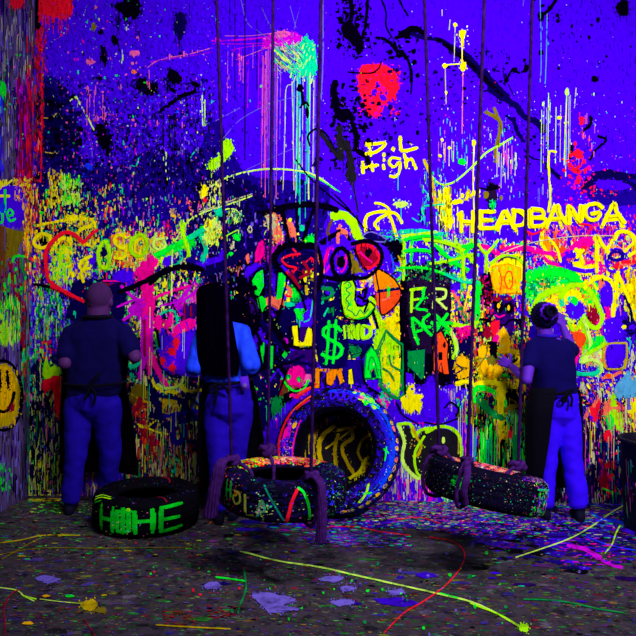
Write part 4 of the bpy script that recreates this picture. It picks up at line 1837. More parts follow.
# ---------------------------------------------------------------- left wall
lp = Paint(map_left, seed=5)
lp.dsl('''
F zzhzdi -10 -10 33 520 900 1.5 6 8 50
F zhkid -10 -10 33 520 900 0.5 1.6 6 34
F whz -10 20 33 160 300 0.3 0.8 5 26
P d 20,90 32,80 32,180 22,190
F dmdRR 16 80 32 190 260 0.6 2.4 6 26
F RRrd 26 40 33 230 160 0.5 2 4 20
M r 10,-4 24,-4 22,6 15,9 11,4
F rr 10 -4 24 8 20 1 3 1 4
B g 3 90 3 8
F gG -2 70 6 120 20 0.6 1.6 2 8
S gcP 14 60 9 40 40 0.4 1.1
F bv 0 100 4 170 20 0.8 2 6 20
F RRr 14 170 30 190 60 0.6 2 2 8
R y 2.4 -2,178 1,184 1,190
R y 2 3,190 3,180 6,190 6,180
R y 2 12,180 8,184 12,190
R y 2.4 14,184 17,180 14,182 16,190
R y 2.4 20,186 26,184
M v 0,190 22,190 22,226 0,226
F yYas 14 178 33 200 80 0.6 2.4 1.5 6
R y 3 0,196 9,196
R g 2.4 5,190 5,212
R b 2 6,210 9,226
R g 2.2 -2,214 2,212 2,222 -1,222
R g 2.2 8,216 13,214 10,209 7,214 10,221 15,219
B b 2 208 3 6
F yaOs 22 200 33 250 100 0.6 2 2 8
M t -10,228 12,229 24,234 19,246 16,258 9,258 6,262 4,278 -10,278
M u -10,228 6,230 5,258 3,280 -10,280
R z 1.4 5,229 4,250
R g 2.4 12,262 14,257 20,256 27,257
R R 5 10,262 14,280 18,300
R u 5 4,266 3,300
F RdGuzg 0 260 32 310 160 0.8 3 3 14
F yaO 24 210 32 300 60 0.6 2 3 12
F pr 28 258 33 274 24 0.6 2 1 5
F llLggk 0 300 20 344 160 0.6 1.8 4 16
F ll 0 322 8 342 30 1 2.4 4 12
F RRk 20 300 28 380 60 0.8 2.4 5 18
F gGc 22 350 32 400 70 0.7 2 4 14
F rr 22 362 29 376 12 0.8 2 3 10
F PsR 24 392 31 404 16 0.8 2 2 7
F cGi 26 300 32 480 60 0.5 1.4 6 26
F gG -2 464 12 494 40 0.8 2.4 2 9
''')
lp.rib([(-14, 395), (-10, 372), (0, 361), (11, 364), (19, 378), (22, 396), (18, 418), (8, 429), (-4, 428), (-12, 415), (-14, 395)], 3.2, (20, 25, 10) and PAL['k'])
lp.dsl('''
M Y -12,395 -8,374 1,364 10,367 17,380 20,396 16,416 7,426 -4,425 -10,414
M a -10,395 -6,376 1,367 9,370 14,382 12,400 4,416 -6,418
F aYY -8 368 18 424 50 1 3 3 9
M k 6,372 8,371 9,380 9,388 7,388
M k -2,372 0,371 1,380 1,388 -1,388
R k 3.4 -8,404 0,411 6,411 11,404 14,393
R k 1.4 13,392 15,392
M R 10,406 13,402 14,410 11,412
''')
v_, f_, c_ = lp.arrays()
v_[:, 1] = np.clip(v_[:, 1], -2.9, -0.002); v_[:, 2] = np.clip(v_[:, 2], 0.004, 4.5)
ex = Paint(lambda a, b, o: np.stack([LX + o + 0 * a, a, b], -1), seed=9)
for _ in range(500):      # the same plywood weathering beyond the frame
    y = R_.uniform(-2.9, -0.6); z = R_.uniform(0.05, 4.3); h = R_.uniform(0.05, 0.3); w = R_.uniform(0.01, 0.05)
    ex.poly([(y, z), (y + w, z + 0.01), (y + w, z + h), (y, z + h * .9)], R_.choice('zzhdiRkG'))
v2, f2, c2 = ex.arrays()
M_LEFT = paint_mat('painted_plywood_wall', stretch=(1, 1, 0.12), scale=60, amount=0.3)
wall_left = build_mesh('wall_left', [box_chunk(LX - 0.12, LX, -6.6, 0, 0, 4.6, lin((70, 55, 100))), (v2, f2, c2), (v_, f_, c_)], M_LEFT, kind='structure')

# ---------------------------------------------------------------- floor
fp = Paint(map_floor_xy, seed=21, step=6e-7, base=0.0006)
FD = {'j': (60, 50, 70), 'n': (30, 24, 40)}
dull = [lin(c) for c in [(76, 68, 80), (40, 34, 46), (60, 54, 52), (84, 76, 74), (62, 42, 84), (36, 32, 38), (90, 82, 98), (66, 68, 50)]]
def flr(n, fx, fy, s0, s1, e, cols, k0, k1, keep=None):
    fp.slow = .2
    for _ in range(n):
        x, y = fx(), fy()
        if not (LX + .03 < x < 3.2 and -3.4 < y < -.01) or (keep and not keep(x, y)): continue
        s = s0 + (s1 - s0) * R_.random() ** e; c = R_.choice(cols); c = PAL[c] if isinstance(c, str) else c
        k = R_.uniform(k0, k1)
        fp.blob(x, y, s * R_.uniform(.8, 2.4), s * .8, tuple(q * k for q in c), n=6, irr=0.45)
U = R_.uniform
worn = lambda x, y: ((x - .52) / .64) ** 2 + ((y + 1.1) / .42) ** 2 > 1  # outside the bare ellipse that paints in the swing tyre's shadow, plus wear
most = lambda x, y: worn(x, y) or R_.random() < .35  # thins the flecks inside the ellipse of painted tyre shadow and wear
flr(4200, lambda: U(LX, 3.2), lambda: U(-3.3, 0), .005, .035, 3, dull, .8, 1.1)
cols = [lin(c) for c in [(50, 130, 45), (110, 120, 40), (84, 60, 150), (130, 26, 50), (40, 110, 80), (120, 66, 80), (100, 90, 80), (64, 50, 160), (130, 90, 40), (90, 36, 110), (40, 140, 55), (60, 56, 80)]]
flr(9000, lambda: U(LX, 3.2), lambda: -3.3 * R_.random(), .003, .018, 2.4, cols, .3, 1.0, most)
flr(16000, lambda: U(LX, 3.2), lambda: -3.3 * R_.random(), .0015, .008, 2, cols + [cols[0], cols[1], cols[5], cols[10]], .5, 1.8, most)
flr(160, lambda: U(LX, 3.2), lambda: -3.3 * R_.random(), .012, .04, 2, [cols[2], cols[7], cols[9], cols[0]], .5, .9)
flr(4200, lambda: R_.gauss(1.35, .75), lambda: -abs(R_.gauss(0, .52)), .008, .06, 2, ['v', 'v', 'v', 'e', 'e', 'd', 'k'], .3, .9, worn)  # none inside the ellipse of painted tyre shadow and wear
flr(9000, lambda: R_.gauss(1.2, .85), lambda: -abs(R_.gauss(0, .45)), .0025, .016, 2.5, ['v', 'i', 'm', 'v', 'e', 'c', 'g', 'p', 'L', 'r', 'w', 'v', 'k', 'k'], .3, 1, worn)  # none inside the ellipse of painted tyre shadow and wear
flr(700, lambda: R_.gauss(.22, .16), lambda: R_.gauss(-.92, .07), .003, .02, 2, ['v', 'i', 'e', 'c', 'm', 'i'], .3, .8)  # violet flecks paint the lit hole inside the swing tyre's shadow
fp2 = Paint(map_floor, seed=22, step=1e-6, base=fp.o + 1e-5)
fp2.dsl('''
R L 1.6 240,552 280,562 320,568 360,577 400,586 440,595 480,606 524,630
R g 1.4 440,594 458,599
R L 1.2 516,558 540,550 568,540 590,528 610,514 625,505
R l 1.4 605,554 612,545 616,534 620,526
R b 2 590,512 600,518 620,524 650,532
R b 1.4 596,522 612,520 640,528
R b 1.2 588,538 610,546 640,552
R r 1.3 430,538 452,542 464,552 462,566 446,586 424,602 404,614 384,634
R r 1 400,520 420,518 440,524
R r 1.2 330,527 360,528 378,532 410,536
R L 1.2 -4,588 16,591 24,597 34,602
R l 1.6 24,597 36,600
R L 0.9 40,600 64,603 90,605
R R 1.4 20,590 10,596 4,610 5,626 4,640
R R 1 84,620 92,632 96,640
R Y 1 -4,544 20,541 44,536 80,536
R t 0.9 -4,556 40,549 100,549 200,548
R t 1 2,560 30,544 44,538
R Y 1.4 156,626 190,628 230,630
R g 1.6 216,578 232,580 246,582
R G 1.6 244,570 246,590 240,606 238,614
R G 1.4 524,600 560,602 600,610 624,614
R l 1.6 470,604 500,616 524,630
M l 520,626 528,626 528,632 520,632
M i 252,596 270,594 296,600 284,606 300,610 272,614 262,606
M i 318,580 332,577 344,579 334,583
M i 330,603 344,600 354,604 340,607
M i 340,588 350,587 356,590 344,592
M i 36,580 44,576 60,580 48,584
M i 388,592 400,590 404,594 394,596
M i 204,586 216,582 220,588 208,590
F Ru 164 612 198 626 60 2 8 .6 1.6
F Rku 208 606 242 618 40 2 8 .6 1.4
R m 4 568,546 584,550 600,558
R m 3 596,558 612,566 622,568
F mmvp 560 544 624 566 60 2 9 0.5 1.4
M Y 80,606 92,600 98,606 90,612
M t 92,612 104,608 106,614
B a 46 597 4 1.4
B a 28 624 6 1.6
B g 70 597 5 1.6
B Y 104 596 3 1
S grG 250 580 90 30 60 0.6 1.8
S giG 420 585 60 20 50 0.6 2.2
F vvimcLGp 390 504 640 530 260 1 6 0.4 0.9
F vimce 322 522 410 548 160 1.5 8 0.5 1.4
F YYyaL 27 499 62 502 50 2 6 0.6 1.4
F GgtL 30 502 92 515 120 1.5 6 0.4 1.2
F GgtkYhk -4 520 240 560 260 1.5 9 0.4 1.2
F hkhkz 0 560 640 640 160 1 8 0.4 1.4
F iezdGR 0 560 640 640 160 1 6 0.4 1.4
'''.replace('j', 'h'))
v1, f1, c1 = fp.arrays(); v2, f2, c2 = fp2.arrays()
for v_ in (v1, v2):
    v_[:, 0] = np.clip(v_[:, 0], LX + 0.002, 3.39); v_[:, 1] = np.clip(v_[:, 1], -6.5, -0.002)
M_FLOOR = paint_mat('paint_spattered_concrete', rough=0.7, spec=0.05, stretch=(1, 1, 1), scale=14, amount=0.38, bump=0.4)
floor = build_mesh('floor', [box_chunk(LX - 0.12, 3.4, -6.6, 0.12, -0.1, 0, lin((60, 52, 62))), (v1, f1, c1), (v2, f2, c2)], M_FLOOR, kind='structure')

bm = bmesh.new(); box(bm, LX - 0.12, 3.4, -6.6, 0.12, 4.6, 4.7)
M_CEIL = mat('dark_ceiling', (20, 18, 26), 0.9)
ceil = mesh_obj('ceiling', bm, M_CEIL, smooth=False); ceil['kind'] = 'structure'

# ---------------------------------------------------------------- tyres
M_TYRE = paint_mat('painted_rubber', rough=0.8, spec=0.03, amount=0.2, scale=30, stretch=(1, 1, 1), bump=0.25)
M_ROPE = mat('purple_stained_rope', (38, 12, 66), 0.9, 0.5, 24, bump=0.5, bscale=200, spec=0)
M_KNOT = mat('purple_stained_rope_knot', (58, 22, 92), 0.9, 0.35, 40, bump=0.5, bscale=200, spec=0)
RUB = lin((9, 6, 20))
def tyre_profile(R, r, w):
    """outside of the section, from one bead over the tread to the other: (radius, axial)"""
    h = w / 2
    pts = [(r, h * .62), (r + .012, h * .74), (r + (R - r) * .22, h * .9), (r + (R - r) * .5, h * 1.0), (r + (R - r) * .75, h * .97),
           (R - .03, h * .9), (R - .012, h * .8), (R - .003, h * .6), (R, h * .3), (R, 0)]
    return pts + [(a, -b) for a, b in pts[-2::-1]]
def tyre_mesh(name, centre, frame, R, r, w, paint, parent=None, base=RUB, treadcol=None):
    """frame: 3 unit vectors (x in plane, y in plane, axis); paint(Paint) lays marks; a = angle deg, b = 0..1 over the section"""
    X, Y, Z = frame; centre = Vector(centre)
    prof = tyre_profile(R, r, w)
    d = np.array(prof); seg = np.hypot(*np.diff(d, axis=0).T); cum = np.concatenate([[0], np.cumsum(seg)]); cum /= cum[-1]
    fine_t = np.linspace(0, 1, 41)
    pr = np.interp(fine_t, cum, d[:, 0]); pa = np.interp(fine_t, cum, d[:, 1])
    inner = [(r + .004, -w / 2 * .5), (r + (R - r) * .3, -w / 2 * .82), (r + (R - r) * .75, -w / 2 * .8), (R - .03, -w / 2 * .5), (R - .026, 0),
             (R - .03, w / 2 * .5), (r + (R - r) * .75, w / 2 * .8), (r + (R - r) * .3, w / 2 * .82), (r + .004, w / 2 * .5)]
    NA = 180
    Xn, Yn, Zn, Cn = map(np.array, (X, Y, Z, centre))
    verts = []; faces = []; cols = []
    m = 41 + len(inner)
    for i in range(NA):
        t = 2 * math.pi * i / NA
        rad = math.cos(t) * Xn + math.sin(t) * Yn
        for j in range(41):
            s = fine_t[j]; rr = pr[j]; aa = pa[j]
            if 0.33 < s < 0.67:
                if j in (17, 20, 23): rr -= .009                       # grooves round the tread
                elif (i + (j // 3)) % 4 == 0 and (s < 0.41 or s > 0.59): rr -= .008
            elif (0.27 < s <= 0.33 or 0.67 <= s < 0.73) and i % 4 == 0: rr -= .006
            elif j in (6, 34): rr += .0; aa *= 1.012
            verts.append(Cn + rad * rr + Zn * aa)
        for rr, aa in inner: verts.append(Cn + rad * rr + Zn * aa)
    for i in range(NA):
        i2 = (i + 1) % NA
        for j in range(m):
            j2 = (j + 1) % m
            faces.append([i * m + j, i2 * m + j, i2 * m + j2, i * m + j2])
            cols.append(base)
    def mp(a, b, o):
        a = np.radians(np.asarray(a, float)); b = np.clip(np.asarray(b, float), 0, 1)
        rr = np.interp(b, cum, d[:, 0]); aa = np.interp(b, cum, d[:, 1])
        e = 0.004
        r1 = np.interp(np.clip(b + e, 0, 1), cum, d[:, 0]); a1 = np.interp(np.clip(b + e, 0, 1), cum, d[:, 1])
        r0 = np.interp(np.clip(b - e, 0, 1), cum, d[:, 0]); a0 = np.interp(np.clip(b - e, 0, 1), cum, d[:, 1])
        tr, ta = r1 - r0, a1 - a0; ln = np.hypot(tr, ta) + 1e-9
        nr, na = -ta / ln, tr / ln                                     # outward normal of the section
        rr = rr + nr * o; aa = aa + na * o
        rad = np.cos(a)[:, None] * Xn + np.sin(a)[:, None] * Yn
        return Cn + rad * rr[:, None] + Zn * aa[:, None]
    # work in units of (degrees, section*K) so that strokes keep an even width
    K = 130.0
    pt = Paint(lambda a, b, o: mp(a, b / K, o), seed=hash_name(name) , step=3e-6, base=0.0016)
    paint(pt, K)
    # cut long polygons finely so they hug the curve
    v, f, c = pt.arrays() if pt.f else (np.zeros((0, 3)), [], [])
    loc = tuple(centre) if parent is None else tuple(parent.location)
    o = build_mesh(name, [(np.array(verts), faces, cols), (v, f, c)], M_TYRE, parent=parent, smooth_first=True, loc=loc)
    return o
def hash_name(s): return sum(ord(c) * (i + 3) for i, c in enumerate(s)) % 1000
def axes_from(n, up=Vector((0, 0, 1))):
    n = n.normalized(); x = up.cross(n).normalized(); y = n.cross(x).normalized()
    return x, y, n

# big tyre leaning on the wall
def paint_big(p, K):
    p.fill(0, 8, 360, 62, 1800, 1.5, 7, 1.5, 7, [lin(c) for c in [(30, 0, 150), (44, 0, 200), (20, 0, 110), (20, 10, 200), (12, 4, 60), (30, 0, 150), (60, 10, 160)]])
    p.fill(0, 12, 360, 64, 450, 0.4, 1.5, 0.4, 1.6, ['w', 'i', 'L', 'P', 'c', 'v', 'b', 'q'])
    p.fill(200, 2, 350, 55, 300, 0.4, 1.6, 0.4, 1.6, ['w', 'g', 'i', 'y', 'c', 'P'])
    for k in range(3):                                               # dark rim near the bead
        p.rib([(a, 4 + k * 2) for a in range(0, 361, 6)], 4.5, 'k', smooth=False)
    B1 = lin((0, 60, 255))
    p.rib([(a, 35) for a in range(100, -52, -5)], 6, B1, smooth=False, rag=.25)
    p.rib([(a, 38) for a in range(75, -40, -5)], 4, B1, smooth=False, rag=.3)
    p.dry([(a, 29) for a in range(60, -60, -6)], 6, lin((30, 20, 220)), k=3)
    for x in (96, 88, 80, 72): p.rib([(x - 2, 26), (x + 3, 22), (x + 3, 33), (x - 2, 32), (x - 2, 26)], 2, lin((60, 10, 255)))
    p.splat(58, 38, 6, 4, 40, 1, 3.4, ['g', 'c', 'l'])
    p.splat(66, 34, 5, 4, 10, 1, 2.5, ['p', 'P'])
    p.rib([(64, 35), (58, 39), (52, 37)], 3, 'g')
    for a in range(38, -100, -9):                                    # the run of pale dots at the shoulder
        p.blob(a + R_.uniform(-2, 2), 44 + R_.uniform(-1, 1), 2.6, 3, R_.choice(['w', 'y', 'Y', 'a', 's'] if a > -10 else ['Y', 'a', 'Y']))
    p.rib([(-2, 30), (2, 22)], 2, 'g'); p.rib([(-10, 26), (4, 26)], 2.4, 'g')
    p.rib([(-42, 22), (-50, 30), (-60, 36)], 3, 'l'); p.rib([(-46, 34), (-52, 28)], 2.4, 'g')
    # left flank: red curve, pink and violet patch
    p.rib([(146, 38), (162, 37), (182, 37), (200, 35), (214, 28)], 4.5, 'r')
    p.rib([(118, 38), (132, 37), (146, 38)], 3.5, 'O'); p.rib([(124, 33), (140, 34)], 2.4, 'r')
    p.rib([(214, 28), (222, 14), (224, 8)], 2, 'p')
    p.rib([(146, 16), (170, 12), (196, 14), (216, 16)], 2.2, 'p')
    p.poly([(152, 33), (176, 33), (184, 28), (172, 20), (158, 24)], 'm'); p.poly([(172, 25), (200, 16), (210, 26), (196, 33), (176, 31)], 'v')
    p.blob(156, 20, 4, 3, 'a'); p.blob(198, 26, 5, 4, 'g'); p.blob(184, 22, 2, 6, 's'); p.blob(168, 29, 6, 4, 'p')
    p.fill(150, 14, 215, 36, 90, 0.6, 2, 0.6, 3, ['v', 'P', 'w', 'p', 'b'])
    p.rib([(a, 20) for a in range(95, 130, 5)], 1.6, 'e', smooth=False)
    p.fill(0, 64, 360, 128, 160, 0.6, 2.5, 0.8, 3, [lin((40, 20, 90)), 'e', 'G', 'Y'])
nb = Vector((-0.24, -0.92, 0.33)).normalized()
cb = P(338.5, 450, 4.78)
big = tyre_mesh('large_tire', cb, axes_from(nb), 0.485, 0.285, 0.24, paint_big)
dz = min((big.matrix_basis @ v.co).z for v in big.data.vertices); big.location.z -= dz - 0.002
my = max((big.matrix_basis @ v.co).y for v in big.data.vertices)
big.location.y -= my + 0.035
tag(big, 'large truck tyre splashed in blue and violet, leaning upright against the graffiti wall', 'tire')

# HOME tyre lying flat on the floor
def paint_home(p, K):
    # angle 0 = +x, 270 = towards the camera; section 0.. top bead, 65 tread middle
    p.fill(0, 2, 360, 40, 260, 0.5, 2, 0.5, 2, ['e', 'n', 'R', 'G', 'i', 'd', 'n'])
    G1 = lin((0, 205, 30)); L1 = 'l'
    t0, t1 = 46, 84
    def lt(strokes, x, w):
        for st in strokes:
            p.dry([(x + a * w, t0 + b * (t1 - t0)) for a, b in st], 5.2, G1, k=4, cover=1.0)
            p.rib([(x + a * w, t0 + b * (t1 - t0)) for a, b in st], 3.0, G1, rag=.4)
    lt([[(0, 0), (0, 1)], [(1, 0), (1, 1)], [(0, .5), (1, .5)]], 232, 17)
    lt([[(0, .1), (0, .95)], [(.5, 0), (.5, 1)], [(1, .1), (1, .9)], [(0, .15), (1.2, .1)], [(0, .5), (1, .5)], [(0, .9), (1, .9)]], 254, 13)
    lt([[(0, .1), (0, 1)], [(1.2, .05), (1.2, 1)], [(0, .5), (1.2, .5)]], 273, 15)
    lt([[(0, .05), (1.3, .0)], [(0, .5), (1.1, .5)], [(0, .98), (1.3, .92)], [(0, 0), (0, 1)]], 299, 19)
    p.rib([(212, 40), (222, 31), (236, 30)], 2, L1); p.rib([(214, 45), (224, 36), (240, 34)], 1.8, L1); p.rib([(216, 48), (228, 41)], 1.6, G1)
    p.blob(266, 48, 2, 2, L1); p.blob(240, 84, 1.4, 1.4, 'L'); p.blob(245, 88, 1.4, 1.2, 'L')
    p.rib([(60, 10), (70, 20), (84, 24)], 2, 'R'); p.rib([(296, 20), (304, 30), (306, 40)], 1.2, 'R'); p.blob(266, 20, 2, 2, 'b')
    p.splat(250, 66, 30, 14, 70, 0.3, 1, ['L', 'w', 'P', 'c'])
hc = P(147, 505, 4.60); hc.z = 0.131
home = tyre_mesh('car_tire', hc, axes_from(Vector((0, 0, 1)), Vector((0, 1, 0))), 0.375, 0.2, 0.26, paint_home, base=lin((5, 4, 12)))
tag(home, 'black tyre lying flat on the floor, lettered HOME in green paint', 'tire')

# tyre swings
def rope_mesh(pts, r=0.0095):
    q = [Vector(x) for x in catmull([tuple(p) for p in pts], 8)]
    out = [q[0]]
    for a, b in zip(q, q[1:]):
        k = max(1, int((b - a).length / 0.03))
        out += [a.lerp(b, (i + 1) / k) for i in range(k)]
    bm = bmesh.new(); tube(bm, out, r, seg=12, lobes=3, twist=38.0, depth=0.2); return bm
def knot_mesh(c, r, rnd):
    """bulky overhand knot: a rope wound over itself"""
    bm = bmesh.new(); c = Vector(c)
    a0 = rnd.uniform(0, 6)
    pts = []
    for i in range(73):
        t = 2 * math.pi * i / 72
        x = math.sin(t) + 2 * math.sin(2 * t); y = math.cos(t) - 2 * math.cos(2 * t); z = -math.sin(3 * t)
        q = Vector((x, y * .8, z * 1.1)) * (r / 3.0)
        q.rotate(Matrix.Rotation(a0, 3, 'Z')); pts.append(c + q)
    tube(bm, pts, r * 0.36, seg=10, lobes=3, twist=60, depth=.14)
    ellipsoid(bm, c, (r * .62, r * .55, r * .7))
    return bm
def tail_mesh(pts, r0, r1, rnd, n=12):
    """loose end of rope fraying into strands"""
    bm = bmesh.new()
    q = [Vector(x) for x in catmull([tuple(p) for p in pts], 8)]
    for k in range(n):
        a = 2 * math.pi * k / n; pp = []
        for i, p in enumerate(q):
            t = i / (len(q) - 1); rr = r0 + (r1 - r0) * t
            tw = a + t * 1.5
            pp.append(p + Vector((math.cos(tw) * rr * (0.8 + .3 * rnd.random()), math.sin(tw) * rr, 0)))
        tube(bm, pp, [0.0115 * (1 - .3 * i / len(q)) for i in range(len(q))], seg=8)
    return bm
def wrap_mesh(a_top, a_out, a_low, r=0.0125):
    return rope_mesh([a_top, a_out, a_low], r)
def swing(label, centre, axis, R, r, w, paint, ropes, seed):
    root = empty('tire_swing', centre, label, 'tire swing', 'tyre swings hanging from the ceiling')
    rnd = random.Random(seed)
    fr = axes_from(axis, Vector((0, 1, 0)))
    t = tyre_mesh('tire', centre, fr, R, r, w, paint, parent=root, base=lin((9, 4, 30)))
    C_ = Vector(centre); X, Y, Z = fr
    for (ang, top, kr, tail) in ropes:
        a = math.radians(ang); rad = X * math.cos(a) + Y * math.sin(a)
        rm = (R + r) / 2
        kn = C_ + rad * (rm + .03) + Z * (w / 2 + kr * .75)
        rp = mesh_obj('rope', rope_mesh([kn, kn.lerp(Vector(top), .33), kn.lerp(Vector(top), .66), top]), M_ROPE, root)
        # loop round the casing
        sec = [(rm + .02, w / 2 + .02), (R - .01, w / 2 * .98), (R + .014, w / 2 * .55), (R + .016, -w / 2 * .5), (R - .02, -w / 2 - .012), (rm, -w / 2 - .02),
               (r - .005, -w / 2 * .7 - .01), (r - .012, 0), (r - .005, w / 2 * .7), (rm - .02, w / 2 + .02)]
        mesh_obj('rope_loop', rope_mesh([C_ + rad * p + Z * q for p, q in sec], 0.0105), M_KNOT, root)
        k = mesh_obj('knot', knot_mesh(kn, kr, rnd), M_KNOT, root)
        if tail:
            mesh_obj('rope_tail', tail_mesh([kn] + [Vector(p) for p in tail[:-2]], tail[-2], tail[-1], rnd), M_KNOT, root)
    return root
def paint_sw1(p, K):
    # upper sidewall (section 5..45): red, pink, yellow, green
    D1 = [lin((14, 4, 70)), lin((24, 6, 110)), lin((8, 4, 30)), lin((30, 10, 60)), lin((10, 30, 40))]
    p.fill(0, 2, 360, 128, 1600, 2, 8, 2, 8, D1)
    p.fill(40, 6, 140, 42, 900, 2, 8, 1.5, 6, ['r', 'R', 'O', 'P', 'R', 'r', 'Y', 's', 'k', 'G'])
    p.fill(130, 6, 185, 42, 400, 2, 7, 1.5, 6, ['R', 'O', 'l', 'g', 'Y', 'k', 'G', 'r'])
    p.splat(118, 24, 9, 8, 50, 1, 3, ['l', 'Y', 'g', 'L']); p.splat(84, 22, 10, 8, 50, 1, 3, ['P', 's', 'w'])
    p.rib([(126, 10), (122, 24), (112, 38)], 2, 'l'); p.rib([(52, 30), (44, 24), (40, 14)], 3, 'Y')
    for a in (132, 140, 150): p.rib([(a, 8), (a - 8, 24), (a + 2, 40)], 2, 'O')
    p.fill(-20, 6, 30, 42, 260, 1, 4, 1, 4, ['d', 'e', 'n', 'z', 'k', 'G', 'n'])
    p.fill(180, 30, 235, 100, 200, 0.6, 2.4, 1, 4, ['R', 'O', 'k', 'k', 'n', 'R'])
    # HOLA
    H = lin((20, 220, 60)); Y1 = lin((170, 190, 60))
    for st in [[(212, 44), (213, 72)], [(219, 42), (220, 70)], [(212, 58), (220, 56)]]: p.dry(st, 3, H, k=2)
    p.dry([(226, 56), (224, 66), (228, 72), (233, 66), (231, 56), (226, 56)], 2.6, Y1, k=2); p.splat(228, 56, 3, 3, 20, .5, 2, ['R', 'O', 'Y'])
    for st in [[(238, 56), (239, 84)], [(239, 83), (247, 82)]]: p.dry(st, 2.6, Y1, k=2)
    for st in [[(250, 84), (254, 60), (259, 84)], [(251, 76), (258, 75)]]: p.dry(st, 2.4, lin((70, 150, 110)), k=2)
    p.splat(254, 74, 5, 7, 60, 0.4, 1.4, ['c', 'L', 'w'])
    p.rib([(255, 40), (264, 62), (276, 92)], 1.8, lin((0, 130, 110)))
    p.rib([(284, 44), (280, 58), (277, 78), (275, 92)], 3, 'r'); p.blob(275, 92, 2.4, 2.4, 'r')
    p.rib([(285, 42), (290, 50), (294, 66), (296, 86)], 2.6, 'g')
    p.splat(285, 60, 40, 18, 120, 0.3, 1.1, ['w', 'P', 'c', 'm', 'i', 'L']); p.splat(318, 60, 10, 16, 40, 0.8, 3, ['v', 'b', 'd'])
    p.splat(325, 66, 12, 18, 90, 0.3, 1.1, ['c', 'w', 'g'])
def paint_sw2(p, K):
    p.fill(0, 2, 360, 128, 1100, 0.8, 3.5, 0.8, 3.5, [lin((7, 4, 26)), lin((6, 24, 20)), lin((20, 6, 60)), lin((4, 4, 10))])
    p.fill(150, 40, 330, 100, 900, 0.3, 1.3, 0.3, 2, ['G', 'c', 'h', 'z', 'n', 'u', 'd', 'R', 'G', 'w'])
    p.fill(30, 4, 170, 42, 800, 2, 8, 2, 6, ['s', 'O', 'w', 'R', 'P', 's', 'z'])
    p.splat(228, 62, 4, 6, 60, 0.6, 2, ['g', 'G'])
    p.fill(300, 20, 350, 96, 520, 0.6, 2.4, 0.6, 4, ['v', 'm', 'c', 'g', 'k', 'z', 'P', 'L', 'k', 'd', 'G'])
    p.fill(308, 48, 345, 94, 200, 0.5, 1.6, 1, 8, ['c', 'g', 'P', 'v'])
    p.rib([(305, 50), (320, 49), (345, 50)], 1.8, 'c')
    p.fill(285, 8, 360, 40, 300, 0.8, 3, 0.8, 3, ['v', 'm', 'k', 'P', 'd', 'z'])
    p.rib([(320, 12), (330, 30), (334, 46)], 1.2, 'l')
c1 = P(284, 487, 3.78); TOP = 4.6
def top_at(u, D):
    """point under the ceiling on the line of sight at the frame's top, carried on upward"""
    return P(u, 0, D)
def up_to_ceiling(kn_uv, D0, top_uv, D1):
    a = P(*kn_uv, D0); b = P(*top_uv, D1)
    k = (TOP - a.z) / (b.z - a.z)
    return a + (b - a) * k
s1 = swing('tyre swing with reddish top and worn green letters, hanging before the big leaning tyre', c1, Vector((0.02, 0.0, 1)), 0.37, 0.205, 0.225, paint_sw1, [
    (178, up_to_ceiling((226, 452), 3.74, (215, 0), 3.74), 0.045, [P(222, 462, 3.62), P(216, 485, 3.60), P(210, 516, 3.62), 0.018, 0.034]),
    (113, up_to_ceiling((267, 445), 4.05, (273, 0), 4.05), 0.055, None),
    (-60, up_to_ceiling((314, 472), 3.52, (322, 0), 3.52), 0.038, [P(320, 482, 3.40), P(322, 505, 3.38), P(321, 541, 3.38), 0.012, 0.022])], 4)
c2 = P(485.5, 485, 3.78)
s2 = swing('dark speckled tyre swing hanging tilted, nearest the trash can', c2, Vector((0.20, 0.12, 1)), 0.350, 0.195, 0.215, paint_sw2, [
    (170, up_to_ceiling((434, 447), 3.8, (423, 0), 3.8), 0.045, None),
    (-130, up_to_ceiling((466, 465), 3.5, (484, 0), 3.5), 0.034, [P(467, 476, 3.42), P(464, 490, 3.4), P(465, 504, 3.42), 0.010, 0.012]),
    (38, up_to_ceiling((521, 460), 3.9, (533, 0), 3.9), 0.048, None)], 9)

# ---------------------------------------------------------------- bin
def bin_paint(p):
    p.dsl('''
F nkde 590 395 700 540 260 1 4 2 12
F PcRiwk 600 420 700 530 60 0.6 1.8 1 6
''')
bc = P(659, 520, 4.62)
prof = [(0.001, 0.0), (0.225, 0.0), (0.232, 0.012), (0.262, 0.62), (0.268, 0.625), (0.282, 0.63), (0.286, 0.642), (0.28, 0.655), (0.262, 0.655), (0.254, 0.64), (0.248, 0.6), (0.222, 0.03), (0.001, 0.03)]
bv, bf = [], []
for i, (r_, z_) in enumerate(prof):
    for k in range(64): bv.append((bc.x + r_ * math.cos(2 * math.pi * k / 64), bc.y + r_ * math.sin(2 * math.pi * k / 64), z_ + 0.001))
    if i:
        for k in range(64): bf.append([(i - 1) * 64 + k, (i - 1) * 64 + (k + 1) % 64, i * 64 + (k + 1) % 64, i * 64 + k])
def map_bin(a, z, o):
    r_ = 0.232 + (0.262 - 0.232) * z / 0.62 + 0.002 + o
    t = np.radians(a)
    return np.stack([bc.x + r_ * np.cos(t), bc.y + r_ * np.sin(t), z], -1)
bp_ = Paint(lambda a, z, o: map_bin(a, z / 100, o), seed=3, step=4e-6)
bp_.drips(180, 290, 15, 55, -14, -4, 60, 1.2, ['c', 'P', 'd', 'i', 'R', 'Y'])
bp_.rib([(212, 52), (224, 46), (236, 40)], 1.4, 'c'); bp_.drips(212, 236, 46, 48, -16, -6, 8, .8, ['c'])
bp_.splat(225, 30, 22, 16, 60, 0.4, 1.8, ['P', 'd', 'z', 'c', 'v', 'r'])
v_, f_, c_ = bp_.arrays()
root_c = (bc.x, bc.y, 0)
